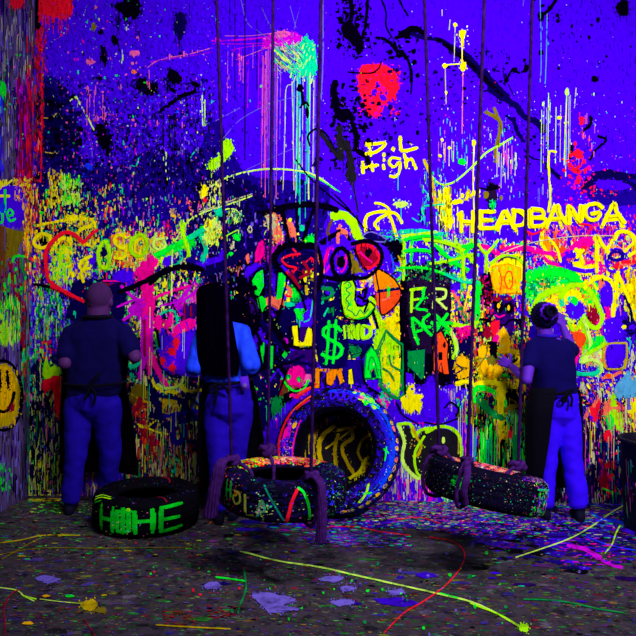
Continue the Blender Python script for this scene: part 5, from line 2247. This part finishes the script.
bin_ = build_mesh('trash_can', [(np.array(bv), bf, [lin((13, 7, 30))] * len(bf)), (v_, f_, c_)], paint_mat('bin_plastic', rough=.6, spec=.15, stretch=(1, 1, .5)), smooth_first=True, loc=root_c)
tag(bin_, 'tall black plastic bin with paint runs at the right edge', 'trash can')

# ---------------------------------------------------------------- people
FOLDS = bpy.data.textures.new('folds', 'CLOUDS'); FOLDS.noise_scale = 0.11; FOLDS.noise_depth = 1
def remesh(o, vox, smooth=4, folds=0):
    m = o.modifiers.new('skin', 'REMESH'); m.mode = 'VOXEL'; m.voxel_size = vox; m.use_smooth_shade = True
    s = o.modifiers.new('smooth', 'SMOOTH'); s.factor = 0.5; s.iterations = smooth
    if folds:
        w = o.modifiers.new('folds', 'DISPLACE'); w.texture = FOLDS; w.strength = folds; w.mid_level = 0.5
    return o
def loft(bm, secs, seg=28, e=2.4):
    """secs: (centre, half width along a, half depth along b, a, b); closed with caps"""
    rings = []
    for c, ra, rb, a, b in secs:
        vs_ = []
        for k in range(seg):
            t = 2 * math.pi * k / seg
            ct, st = math.cos(t), math.sin(t)
            vs_.append(bm.verts.new(Vector(c) + a * (ra * math.copysign(abs(ct) ** (2 / e), ct)) + b * (rb * math.copysign(abs(st) ** (2 / e), st))))
        rings.append(vs_)
    for A_, B_ in zip(rings, rings[1:]):
        for k in range(seg): bm.faces.new((A_[k], A_[(k + 1) % seg], B_[(k + 1) % seg], B_[k]))
    bm.faces.new(rings[0][::-1]); bm.faces.new(rings[-1])
EX, EY, EZ = Vector((1, 0, 0)), Vector((0, 1, 0)), Vector((0, 0, 1))
def hand(bm, wrist, d, palm, side, size=1.0, curl=0.35, spread=0.12):
    """d: towards the fingertips, palm: direction the palm faces, side: +1 thumb on d x palm side"""
    d = d.normalized(); palm = (palm - d * palm.dot(d)).normalized(); t = d.cross(palm).normalized() * side
    S = size
    for k, off in enumerate((0.030, 0.010, -0.010, -0.030)):
        tube(bm, [wrist + t * off * .55 * S + d * .01 * S, wrist + t * off * S + d * 0.085 * S], [0.0145 * S, 0.0125 * S], seg=10)
    lens = (0.072, 0.082, 0.075, 0.058)
    for k, off in enumerate((0.031, 0.0105, -0.010, -0.030)):
        base = wrist + t * off * S + d * (0.085 - 0.006 * abs(k - 1)) * S
        dd = (d + t * (1.3 - k) * spread).normalized(); p = base; pts = [p]; rad = [0.0098 * S]
        for q, fr in enumerate((0.45, 0.3, 0.25)):
            ang = curl * (0.6 + .5 * q)
            dd = (dd * math.cos(ang) + palm * math.sin(ang)).normalized()
            p = p + dd * lens[k] * fr * S; pts.append(p); rad.append((0.009 - 0.0011 * q) * S)
        tube(bm, pts, rad, seg=10)
    th = wrist + t * 0.028 * S + d * 0.022 * S
    td = (d * .62 + t * .75 + palm * .25).normalized()
    p1 = th + td * 0.042 * S; p2 = p1 + (td * .8 + d * .45 + palm * .2).normalized() * 0.032 * S; p3 = p2 + (d * .8 + td * .3 + palm * .35).normalized() * .024 * S
    tube(bm, [th, p1, p2, p3], [0.014 * S, 0.0115 * S, 0.010 * S, 0.0085 * S], seg=10)
def head(bm, c, r, fwd, S=1.0):
    """c: skull centre; fwd: where the face looks"""
    f = fwd.normalized(); s = f.cross(EZ).normalized(); u = s.cross(f).normalized()
    M = Matrix((s, f, u)).transposed()
    ellipsoid(bm, c, (0.076 * S, 0.096 * S, 0.10 * S), M, 28, 20)
    ellipsoid(bm, c + f * .025 * S - u * .055 * S, (0.06 * S, 0.068 * S, 0.072 * S), M, 24, 16)     # jaw
    ellipsoid(bm, c + f * .062 * S - u * .112 * S, (0.022 * S, 0.02 * S, 0.017 * S), M)           # chin
    tube(bm, [c + f * .090 * S + u * .005 * S, c + f * .108 * S - u * .032 * S], [.009 * S, .0145 * S], seg=10)   # nose
    ellipsoid(bm, c + f * .097 * S - u * .039 * S, (.018 * S, .010 * S, .009 * S), M)
    tube(bm, [c + f * .085 * S + u * .024 * S - s * .045 * S, c + f * .096 * S + u * .026 * S, c + f * .085 * S + u * .024 * S + s * .045 * S], .010 * S, seg=8)  # brow
    ellipsoid(bm, c + f * .088 * S - u * .066 * S, (.024 * S, .010 * S, .006 * S), M)               # upper lip
    ellipsoid(bm, c + f * .086 * S - u * .077 * S, (.021 * S, .010 * S, .007 * S), M)
    for sg in (-1, 1):                                                                              # ears
        e = c + s * sg * .077 * S - u * .02 * S - f * .004 * S
        ellipsoid(bm, e, (.010 * S, .018 * S, .031 * S), M)
        ellipsoid(bm, e + s * sg * .008 * S - f * .006 * S, (.008 * S, .013 * S, .026 * S), M)
    return s, f, u
def shoe(bm, ankle, toe_dir, L=0.26):
    t = toe_dir.normalized(); s = t.cross(EZ).normalized()
    secs = []
    heel = Vector((ankle.x, ankle.y, 0)) - t * .065
    for q, hw, h in ((0, .022, .045), (.02, .034, .07), (.07, .038, .088), (.12, .040, .078), (.17, .046, .06), (.215, .046, .048), (L - .02, .034, .036), (L, .016, .022)):
        secs.append((heel + t * q + EZ * (h / 2 + .001), hw, h / 2, s, EZ))
    loft(bm, secs, e=2.8)
    tube(bm, [Vector((ankle.x, ankle.y, .075)), Vector((ankle.x, ankle.y, .10))], .042, seg=16)
def person(label, cat_group, J, mats, opt):
    """J: joints in world metres"""
    root = empty('person', (J['ground'].x, J['ground'].y, 0), label, 'person', cat_group)
    S = opt.get('S', 1.0); f = opt.get('fwd', Vector((0, 1, 0)))
    sh = (J['sR'] - J['sL']); sx = sh.normalized(); by = EZ.cross(sx).normalized()
    # --- body, one continuous skin
    bm = bmesh.new()
    s_, f_, u_ = head(bm, J['head'], .1, f, S)
    tube(bm, [J['neck'] - EZ * .05, J['head'] - u_ * .07 - f_ * .012], [.062 * S * opt.get('neck', 1), .056 * S * opt.get('neck', 1)], seg=18)
    tw, td = opt['torso']     # list of (z, half width, half depth) multipliers
    secs = []
    for z, cx, hw, hd in opt['trunk']:
        c = J['pelvis'].lerp(J['neck'], z); c = c + sx * cx
        secs.append((c, hw, hd, sx, by))
    loft(bm, secs, e=2.3)
    for sd, sg in (('L', -1), ('R', 1)):
        ar = opt['arm']
        tube(bm, [J['s' + sd], J['s' + sd].lerp(J['e' + sd], .5), J['e' + sd]], [ar * 1.05, ar * .95, ar * .78], seg=16)
        tube(bm, [J['e' + sd], J['e' + sd].lerp(J['w' + sd], .35), J['w' + sd]], [ar * .78, ar * .82, ar * .52], seg=16)
        ellipsoid(bm, J['e' + sd], (ar * .8,) * 3)
        hd_ = J['h' + sd]
        hand(bm, J['w' + sd], hd_[0], hd_[1], hd_[2], S * .98, hd_[3])
        lr = opt['leg']
        tube(bm, [J['hip' + sd], J['hip' + sd].lerp(J['k' + sd], .5), J['k' + sd]], [lr * 1.0, lr * .86, lr * .62], seg=16)
        tube(bm, [J['k' + sd], J['k' + sd].lerp(J['a' + sd], .3), J['a' + sd]], [lr * .6, lr * .62, lr * .4], seg=16)
        tube(bm, [J['a' + sd], Vector((J['a' + sd].x, J['a' + sd].y, .04)), Vector((J['a' + sd].x, J['a' + sd].y, .035)) + J['t' + sd] * .13], [lr * .42, .033, .026], seg=12)
    b = remesh(mesh_obj('body', bm, mats['skin'], root), 0.0058, 3)
    # --- eyes
    for sg in (-1, 1):
        bm = bmesh.new(); ellipsoid(bm, J['head'] + f_ * .083 * S + s_ * sg * .032 * S + u_ * .004 * S, (.012 * S,) * 3)
        mesh_obj('eye', bm, M_EYE, root)
    # --- top
    bm = bmesh.new()
    secs = []
    for z, cx, hw, hd in opt['top']:
        c = J['pelvis'].lerp(J['neck'], z) + sx * cx
        secs.append((c, hw, hd, sx, by))
    loft(bm, secs, e=2.4)
    for sd in 'LR':
        ar = opt['arm']; k = opt['sleeve'][0 if sd == 'L' else 1]
        a0 = J['s' + sd]; a1 = J['e' + sd]
        if k <= 1:
            e_ = a0.lerp(a1, k); tube(bm, [a0, a0.lerp(e_, .5), e_], [ar * 1.28, ar * 1.32, ar * 1.26 * opt.get('flare', 1)], seg=18)
        else:
            tube(bm, [a0, a0.lerp(a1, .5), a1], [ar * 1.3, ar * 1.4, ar * 1.45], seg=18)
            e_ = a1.lerp(J['w' + sd], k - 1); tube(bm, [a1, e_], [ar * 1.4, ar * 1.3], seg=18)
        # shoulder slope
        tube(bm, [J['neck'] - EZ * .035 + sx * (.06 if sd == 'R' else -.06), a0], [.045 * S, ar * 1.15], seg=16)
    top = remesh(mesh_obj(opt.get('top_name', 'shirt'), bm, mats['top'], root), 0.010, 4, 0.022)
    if opt.get('collar', True):
        bm = bmesh.new()
        cc = J['neck'] + EZ * opt.get('collar_dz', 0.0)
        pts = [cc + sx * (.072 * S * opt.get('neck', 1) * math.cos(t)) + by * (.072 * S * opt.get('neck', 1) * math.sin(t)) for t in np.linspace(0, 2 * math.pi, 33)]
        tube(bm, pts, .014, seg=8)
        mesh_obj('collar', bm, mats['collar'], top)
    # --- trousers
    bm = bmesh.new()
    secs = []
    for z, cx, hw, hd in opt['hips']:
        c = J['pelvis'] + EZ * z + sx * cx
        secs.append((c, hw, hd, sx, by))
    z0_, cx0, hw0, hd0 = opt['hips'][0]
    secs.insert(0, (J['pelvis'] + EZ * (z0_ - .05), hw0 * .78, hd0 * .72, sx, by)); secs.insert(0, (J['pelvis'] + EZ * (z0_ - .09), hw0 * .4, hd0 * .4, sx, by))
    loft(bm, secs, e=2.1)
    r0, rm, rk, rc, rh = opt['trs']
    for sd in 'LR':
        H, K_, A_ = J['hip' + sd], J['k' + sd], J['a' + sd]
        A2 = K_.lerp(A_, opt.get('hem', 0.82))
        tube(bm, [H, H.lerp(K_, .5), K_, K_.lerp(A2, .4), A2], [r0, rm, rk, rc, rh], seg=20)
    tr = remesh(mesh_obj('trousers', bm, mats['legs'], root), 0.009, 4, 0.022)
    # --- shoes
    for sd in 'LR':
        bm = bmesh.new(); shoe(bm, J['a' + sd], J['t' + sd])
        remesh(mesh_obj('shoe', bm, mats['shoe'], root), 0.007, 3)
        bm = bmesh.new()
        # sole
    return root, top, tr, sx, by
def sheet(bm, grid, th=0.005):
    """cloth panel with thickness from a grid of points"""
    n, m = len(grid), len(grid[0])
    def nrm(i, j):
        a = grid[min(i + 1, n - 1)][j] - grid[max(i - 1, 0)][j]; b = grid[i][min(j + 1, m - 1)] - grid[i][max(j - 1, 0)]
        return a.cross(b).normalized()
    F = [[bm.verts.new(grid[i][j] + nrm(i, j) * th / 2) for j in range(m)] for i in range(n)]
    B = [[bm.verts.new(grid[i][j] - nrm(i, j) * th / 2) for j in range(m)] for i in range(n)]
    for i in range(n - 1):
        for j in range(m - 1):
            bm.faces.new((F[i][j], F[i][j + 1], F[i + 1][j + 1], F[i + 1][j])); bm.faces.new((B[i][j], B[i + 1][j], B[i + 1][j + 1], B[i][j + 1]))
    for i in range(n - 1):
        bm.faces.new((F[i][0], F[i + 1][0], B[i + 1][0], B[i][0])); bm.faces.new((F[i][-1], B[i][-1], B[i + 1][-1], F[i + 1][-1]))
    for j in range(m - 1):
        bm.faces.new((F[0][j], B[0][j], B[0][j + 1], F[0][j + 1])); bm.faces.new((F[-1][j], F[-1][j + 1], B[-1][j + 1], B[-1][j]))
def apron(root, rows, rnd, material, tie=None, tails=None):
    """rows: (left point, right point, forward bulge) from top to hem; wraps round the front of the body"""
    bm = bmesh.new(); grid = []
    for i, rw in enumerate(rows):
        row = []
        if len(rw) > 3:
            cq = catmull([tuple(p) for p in rw], 8)
            grid.append([Vector(p) + EX * .006 * math.sin(k_ * .9 + i * .4) * (i / len(rows)) for k_, p in enumerate(cq)]); continue
        L_, R__, bulge = rw
        for q in range(25):
            t = q / 24; p = L_.lerp(R__, t)
            p = p + EY * bulge * math.sin(math.pi * t) ** .7 + EY * .012 * math.sin(t * 19 + i * .3) * (i / len(rows))
            row.append(p)
        grid.append(row)
    # refine down the length
    g2 = []
    for i in range(len(grid) - 1):
        for k in range(4): g2.append([a.lerp(b, k / 4) for a, b in zip(grid[i], grid[i + 1])])
    g2.append(grid[-1])
    sheet(bm, g2)
    ap = mesh_obj('apron', bm, material, root)
    if tie:
        bm = bmesh.new()
        tube(bm, catm(tie), .011, seg=10)
        for t in (tails or []): tube(bm, catm(t), .010, seg=8)
        mesh_obj('apron_tie', bm, material, ap)
    return ap
def catm(pts): return [Vector(x) for x in catmull([tuple(p) for p in pts], 6)]

M_EYE = mat('eye_white', (150, 145, 190), 0.3, 0.02)
M_APRON = mat('black_apron_cloth', (3, 1, 15), 0.9, 0.2, 10, bump=0.3)
M_SHOE = mat('black_shoes', (7, 5, 30), 0.8, 0.2, 10)
M_DENIM = lambda n, c: mat(n, c, 0.85, 0.14, 9, bump=0.35, bscale=40, stretch=(1, 1, .5))
GRP = None

# ---- man on the left
D = 4.78
fl = lambda u, v: Vector(tuple(map_floor(np.array([float(u)]), np.array([float(v)]), np.array([0.0]))[0]))
J = dict(ground=P(92, 518, D), head=P(99.5, 299, 4.80), neck=P(98, 317, 4.79), pelvis=P(93, 400, 4.78),
         sL=P(72, 334, 4.78), eL=P(65, 363, 4.66), wL=P(71, 348, 4.95), sR=P(123, 334, 4.78), eR=P(135, 357, 4.68), wR=P(124, 336, 4.94),
         hL=(Vector((.1, .8, .6)), Vector((0, .6, -.6)), 1, .5), hR=(Vector((-.1, .8, .6)), Vector((0, .6, -.6)), -1, .5),
         hipL=P(80, 404, 4.78), kL=P(76, 452, 4.76), aL=P(70, 508, 4.80), tL=Vector((-.25, 1, 0)).normalized(),
         hipR=P(106, 404, 4.78), kR=P(110, 450, 4.86), aR=P(108, 498, 4.99), tR=Vector((.15, 1, 0)).normalized())
trunk = [(-.10, 0, .10, .08), (0, 0, .165, .115), (.25, 0, .165, .12), (.55, 0, .185, .13), (.8, 0, .18, .12), (.93, 0, .13, .09), (1.02, 0, .06, .06)]
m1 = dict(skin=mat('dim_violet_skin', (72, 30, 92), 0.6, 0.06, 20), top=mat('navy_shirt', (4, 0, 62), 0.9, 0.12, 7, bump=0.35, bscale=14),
          collar=mat('black_collar', (6, 3, 20), 0.9), legs=M_DENIM('dark_blue_jeans', (20, 1, 142)), shoe=M_SHOE)
man, top1, tr1, sx, by = person('person with shaved head, navy T-shirt, apron and dark jeans painting at the far left', GRP, J, m1,
    dict(S=1.2, neck=1.2, torso=(1, 1), arm=.060, leg=.088, trunk=trunk, fwd=Vector((.1, 1, -.05)),
         top=[(0.06, 0, .190, .135), (.12, 0, .195, .14), (.3, 0, .20, .145), (.55, 0, .212, .15), (.75, 0, .215, .145), (.88, 0, .18, .115), (.96, 0, .10, .09), (1.03, 0, .082, .082)],
         sleeve=(.72, .70), hips=[(-.06, 0, .175, .13), (0, 0, .188, .14), (.06, 0, .183, .138), (.10, 0, .172, .13)], trs=(.112, .098, .082, .076, .070)))
apron(man, [(P(64, 345, 4.86), P(130, 345, 4.86), .10), (P(62, 385, 4.80), P(126, 385, 4.80), .17), (P(59, 420, 4.84), P(133, 420, 4.84), .15), (P(60, 474, 4.98), P(138, 476, 5.04), .10)],
      R_, M_APRON, tie=[P(64, 383, 4.80), P(70, 385, 4.66), P(92, 386, 4.60), P(116, 384, 4.64), P(127, 381, 4.80)],
      tails=[[P(90, 386, 4.60), P(97, 376, 4.58), P(101, 373, 4.60)], [P(90, 386, 4.60), P(88, 392, 4.60), P(84, 400, 4.60)], [P(90, 386, 4.6), P(95, 394, 4.6), P(94, 404, 4.62)]])
# hair: close-cropped cap
bm = bmesh.new(); ellipsoid(bm, J['head'] + EZ * .014 - EY * .006, (.094, .117, .115), None, 28, 20)
bmesh.ops.bisect_plane(bm, geom=bm.verts[:] + bm.edges[:] + bm.faces[:], plane_co=J['head'] - EZ * .01 + EY * .02, plane_no=Vector((0, .45, -1)), clear_outer=True)
hr = mesh_obj('hair', bm, mat('cropped_hair', (62, 27, 80), 0.9, 0.3, 160, bump=0.3, bscale=300), man)

# ---- woman in the middle, long hair
J = dict(ground=P(226, 527, 4.62), head=P(213.5, 300, 4.64), neck=P(219, 322, 4.63), pelvis=P(229, 398, 4.62),
         sL=P(202, 334, 4.62), eL=P(194, 368, 4.52), wL=P(199, 350, 4.80), sR=P(243, 332, 4.62), eR=P(251, 366, 4.50), wR=P(243, 346, 4.78),
         hL=(Vector((.1, .9, .5)), Vector((0, .5, -.7)), 1, .45), hR=(Vector((-.1, .9, .5)), Vector((0, .5, -.7)), -1, .45),
         hipL=P(218, 404, 4.62), kL=P(218, 458, 4.60), aL=P(219, 516, 4.62), tL=Vector((-.2, 1, 0)).normalized(),
         hipR=P(240, 404, 4.62), kR=P(236, 456, 4.68), aR=P(234, 514, 4.72), tR=Vector((.25, 1, 0)).normalized())
trunkw = [(-.10, 0, .09, .07), (0, 0, .15, .105), (.25, 0, .125, .09), (.5, 0, .135, .10), (.8, 0, .15, .10), (.93, 0, .11, .08), (1.02, 0, .05, .05)]
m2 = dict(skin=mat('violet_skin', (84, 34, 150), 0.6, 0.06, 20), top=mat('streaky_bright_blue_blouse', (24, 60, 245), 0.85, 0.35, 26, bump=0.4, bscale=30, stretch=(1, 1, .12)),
          collar=mat('blue_collar', (20, 50, 220), 0.9), legs=M_DENIM('blue_jeans', (28, 1, 168)), shoe=M_SHOE)
wom, top2, tr2, sx, by = person('person with very long black hair, cropped bright blue blouse and jeans, standing in the middle', GRP, J, m2,
    dict(S=.98, torso=(1, 1), arm=.046, leg=.082, trunk=trunkw, fwd=Vector((-.05, 1, .05)), collar=False, flare=1.2,
         top=[(.22, 0, .158, .115), (.27, 0, .160, .118), (.42, 0, .152, .116), (.62, 0, .158, .118), (.8, 0, .160, .11), (.92, 0, .125, .09), (.98, 0, .08, .07), (1.03, 0, .06, .06)], top_name='blouse',
         sleeve=(1.25, 1.25), hips=[(-.1, 0, .160, .13), (0, 0, .166, .135), (.06, 0, .150, .12), (.12, 0, .132, .105), (.16, 0, .128, .10)], trs=(.096, .094, .074, .066, .058)))
# hair: a long heavy fall built of overlapping locks
bm = bmesh.new()
hc_ = J['head']
ellipsoid(bm, hc_ + EZ * .012 - EY * .012, (.100, .112, .115), None, 28, 20)
secs = []
for (u, v, hw, hd, D_) in [(212, 292, .085, .08, 4.60), (213, 305, .106, .085, 4.58), (215, 325, .118, .075, 4.54), (217, 345, .130, .06, 4.51), (219, 360, .138, .05, 4.50), (220, 370, .118, .04, 4.50), (221, 376, .06, .025, 4.50)]:
    secs.append((P(u, v, D_), hw, hd, EX, EY))
loft(bm, secs, e=2.2)
for k in range(46):
    t = (k + R_.uniform(.1, .9)) / 46; a = math.pi * (t * 1.1 - .05)
    x = -math.cos(a); y = -math.sin(a)
    pts = [P(212, 285.5, 4.62) + EX * .03 * x + EY * .02 * y]
    for (u, v, hw, hd, D_) in [(212, 291, .095, .09, 4.60), (213, 305, .104, .086, 4.58), (215, 325, .118, .075, 4.54), (217, 345, .128, .062, 4.51), (219, 360 + R_.uniform(0, 3), .135, .052, 4.50), (220, 371 + R_.uniform(-2, 4), .118, .042, 4.50)]:
        pts.append(P(u, v, D_) + EX * hw * x + EY * hd * y)
    tube(bm, catm(pts), R_.uniform(.007, .016), seg=6)
mesh_obj('hair', bm, mat('long_black_hair', (2, 0, 8), 0.8, 0.3, 90, spec=0), wom)
apron(wom, [(P(205, 380, 4.66), P(252, 378, 4.66), .10), (P(199, 400, 4.64), P(258, 400, 4.66), .15), (P(197, 440, 4.68), P(264, 440, 4.70), .13), (P(201, 494, 4.78), P(262, 478, 4.80), .10)],
      R_, M_APRON, tie=[P(206, 381, 4.68), P(212, 383, 4.52), P(229, 384, 4.47), P(247, 381, 4.52), P(252, 379, 4.66)],
      tails=[[P(218, 383, 4.46), P(211, 388, 4.44), P(208, 392, 4.46), P(214, 392, 4.45), P(218, 384, 4.45)], [P(218, 383, 4.46), P(226, 388, 4.44), P(228, 393, 4.46)],
             [P(218, 384, 4.46), P(216, 396, 4.45), P(214, 404, 4.46)]])
bm = bmesh.new()
q0 = [P(239, 377, 4.47), P(248, 376, 4.49), P(250, 389, 4.485), P(242, 391, 4.465)]
sheet(bm, [[q0[0], q0[0].lerp(q0[1], .5), q0[1]], [q0[0].lerp(q0[3], .5), P(244.5, 383, 4.472), q0[1].lerp(q0[2], .5)], [q0[3], q0[3].lerp(q0[2], .5), q0[2]]], .004)
pk = mesh_obj('pocket_patch', bm, mat('violet_patch', (80, 25, 200), .8), wom)
bm = bmesh.new(); ellipsoid(bm, P(244.7, 385.5, 4.466), (.016, .005, .016)); mesh_obj('badge', bm, mat('grey_badge', (95, 70, 160), .6), pk)

# ---- woman at the right
J = dict(ground=P(562, 519, 4.82), head=P(543.5, 317, 4.84), neck=P(547.5, 336, 4.83), pelvis=P(558.5, 402, 4.82),
         sL=P(532, 346, 4.82), eL=P(527, 380, 4.70), wL=P(511, 366, 4.96), sR=P(565, 346, 4.82), eR=P(573, 352, 4.98), wR=P(563, 326, 5.06),
         hL=(Vector((-.5, .75, .35)), Vector((.5, .6, -.2)), -1, .12), hR=(Vector((-.15, .25, 1)), Vector((-.4, .8, 0)), 1, .55),
         hipL=P(551, 408, 4.82), kL=P(547, 456, 4.82), aL=P(543.5, 511, 4.84), tL=Vector((-.3, 1, 0)).normalized(),
         hipR=P(567, 408, 4.82), kR=P(572, 456, 4.82), aR=P(579.5, 511, 4.80), tR=Vector((.2, 1, 0)).normalized())
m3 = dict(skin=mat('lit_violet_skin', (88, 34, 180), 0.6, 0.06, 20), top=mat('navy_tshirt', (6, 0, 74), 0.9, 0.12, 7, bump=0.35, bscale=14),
          collar=mat('violet_collar', (40, 10, 170), 0.9), legs=mat('bright_violet_trousers', (50, 2, 250), 0.85, 0.08, 7, bump=0.3, bscale=18), shoe=M_SHOE)
w3, top3, tr3, sx, by = person('person with tied-up hair, navy T-shirt and bright violet trousers, one hand on the wall', GRP, J, m3,
    dict(S=.97, torso=(1, 1), arm=.047, leg=.078, trunk=[(a, b, c * 1.02, d) for a, b, c, d in trunkw], fwd=Vector((.15, 1, 0)),
         top=[(.12, -.01, .150, .115), (.2, -.01, .156, .12), (.4, 0, .162, .12), (.62, 0, .172, .12), (.8, 0, .172, .115), (.91, 0, .14, .09), (.97, 0, .08, .07), (1.03, 0, .06, .06)],
         sleeve=(.55, .8), hips=[(-.1, 0, .138, .12), (0, 0, .145, .125), (.06, 0, .135, .115), (.10, 0, .125, .105)], trs=(.090, .088, .078, .074, .074)))
bm = bmesh.new()
hc_ = J['head']; ellipsoid(bm, hc_ + EZ * .012 - EY * .010, (.096, .106, .104), None, 28, 20)
bmesh.ops.bisect_plane(bm, geom=bm.verts[:] + bm.edges[:] + bm.faces[:], plane_co=hc_ - EZ * .03 + EY * .03, plane_no=Vector((0, .7, -.7)), clear_outer=True)
bun = hc_ + Vector((-.005, -.115, .04))
M_HAIR3 = mat('dark_tied_hair', (12, 3, 60), 0.8, 0.5, 60, bump=0.5, bscale=90, stretch=(1, 1, 1))
for k in range(26):       # locks drawn back into the bun
    a = 2 * math.pi * k / 26
    p0 = hc_ + EZ * .012 - EY * .01 + Vector((.094 * math.cos(a), .02, .10 * math.sin(a)))
    p1 = hc_ + EZ * .012 - EY * .01 + Vector((.072 * math.cos(a), -.08, .078 * math.sin(a)))
    tube(bm, catm([p0, p1, bun + Vector((.02 * math.cos(a), .01, .02 * math.sin(a)))]), .0085, seg=6)
hr3 = mesh_obj('hair', bm, M_HAIR3, w3)
bm = bmesh.new(); ellipsoid(bm, bun + EY * -.012, (.046, .036, .046), None, 20, 14)
tube(bm, [bun + Vector((.036 * math.cos(t), -.035 - .004 * t, .036 * math.sin(t))) for t in np.linspace(0, 11, 40)], .010, seg=8)
mesh_obj('bun', bm, mat('dark_bun', (8, 2, 36), 0.9), hr3)
bm = bmesh.new()
tube(bm, [bun + Vector(((.056 + .005 * math.sin(9 * t)) * math.cos(t), -.012, (.056 + .005 * math.sin(9 * t)) * math.sin(t))) for t in np.linspace(0, 2 * math.pi, 61)], .009, seg=8)
mesh_obj('scrunchie', bm, mat('violet_scrunchie', (90, 20, 215), 0.9), hr3)
apron(w3, [[P(557, 388, 4.66), P(538, 388, 4.70), P(530, 390, 4.84), P(545, 390, 5.0), P(570, 390, 5.0), P(580, 390, 4.88)],
           [P(553, 410, 4.63), P(533, 410, 4.68), P(526, 410, 4.84), P(545, 410, 5.02), P(572, 410, 5.02), P(583, 410, 4.88)],
           [P(549, 442, 4.66), P(532, 442, 4.70), P(525, 442, 4.84), P(545, 442, 5.02), P(572, 442, 5.04), P(584, 442, 4.92)],
           [P(542, 482, 4.72), P(531, 484, 4.75), P(526, 484, 4.88), P(545, 487, 5.04), P(572, 488, 5.06), P(586, 488, 4.96)]],
      R_, M_APRON, tie=[P(535, 392, 4.82), P(540, 392, 4.70), P(556, 394, 4.66), P(568, 391, 4.68), P(578, 388, 4.80)],
      tails=[[P(568, 392, 4.67), P(564, 397, 4.65), P(562, 401, 4.66), P(566, 401, 4.65), P(568, 393, 4.67)], [P(568, 392, 4.67), P(572, 398, 4.66), P(571, 406, 4.66)]])
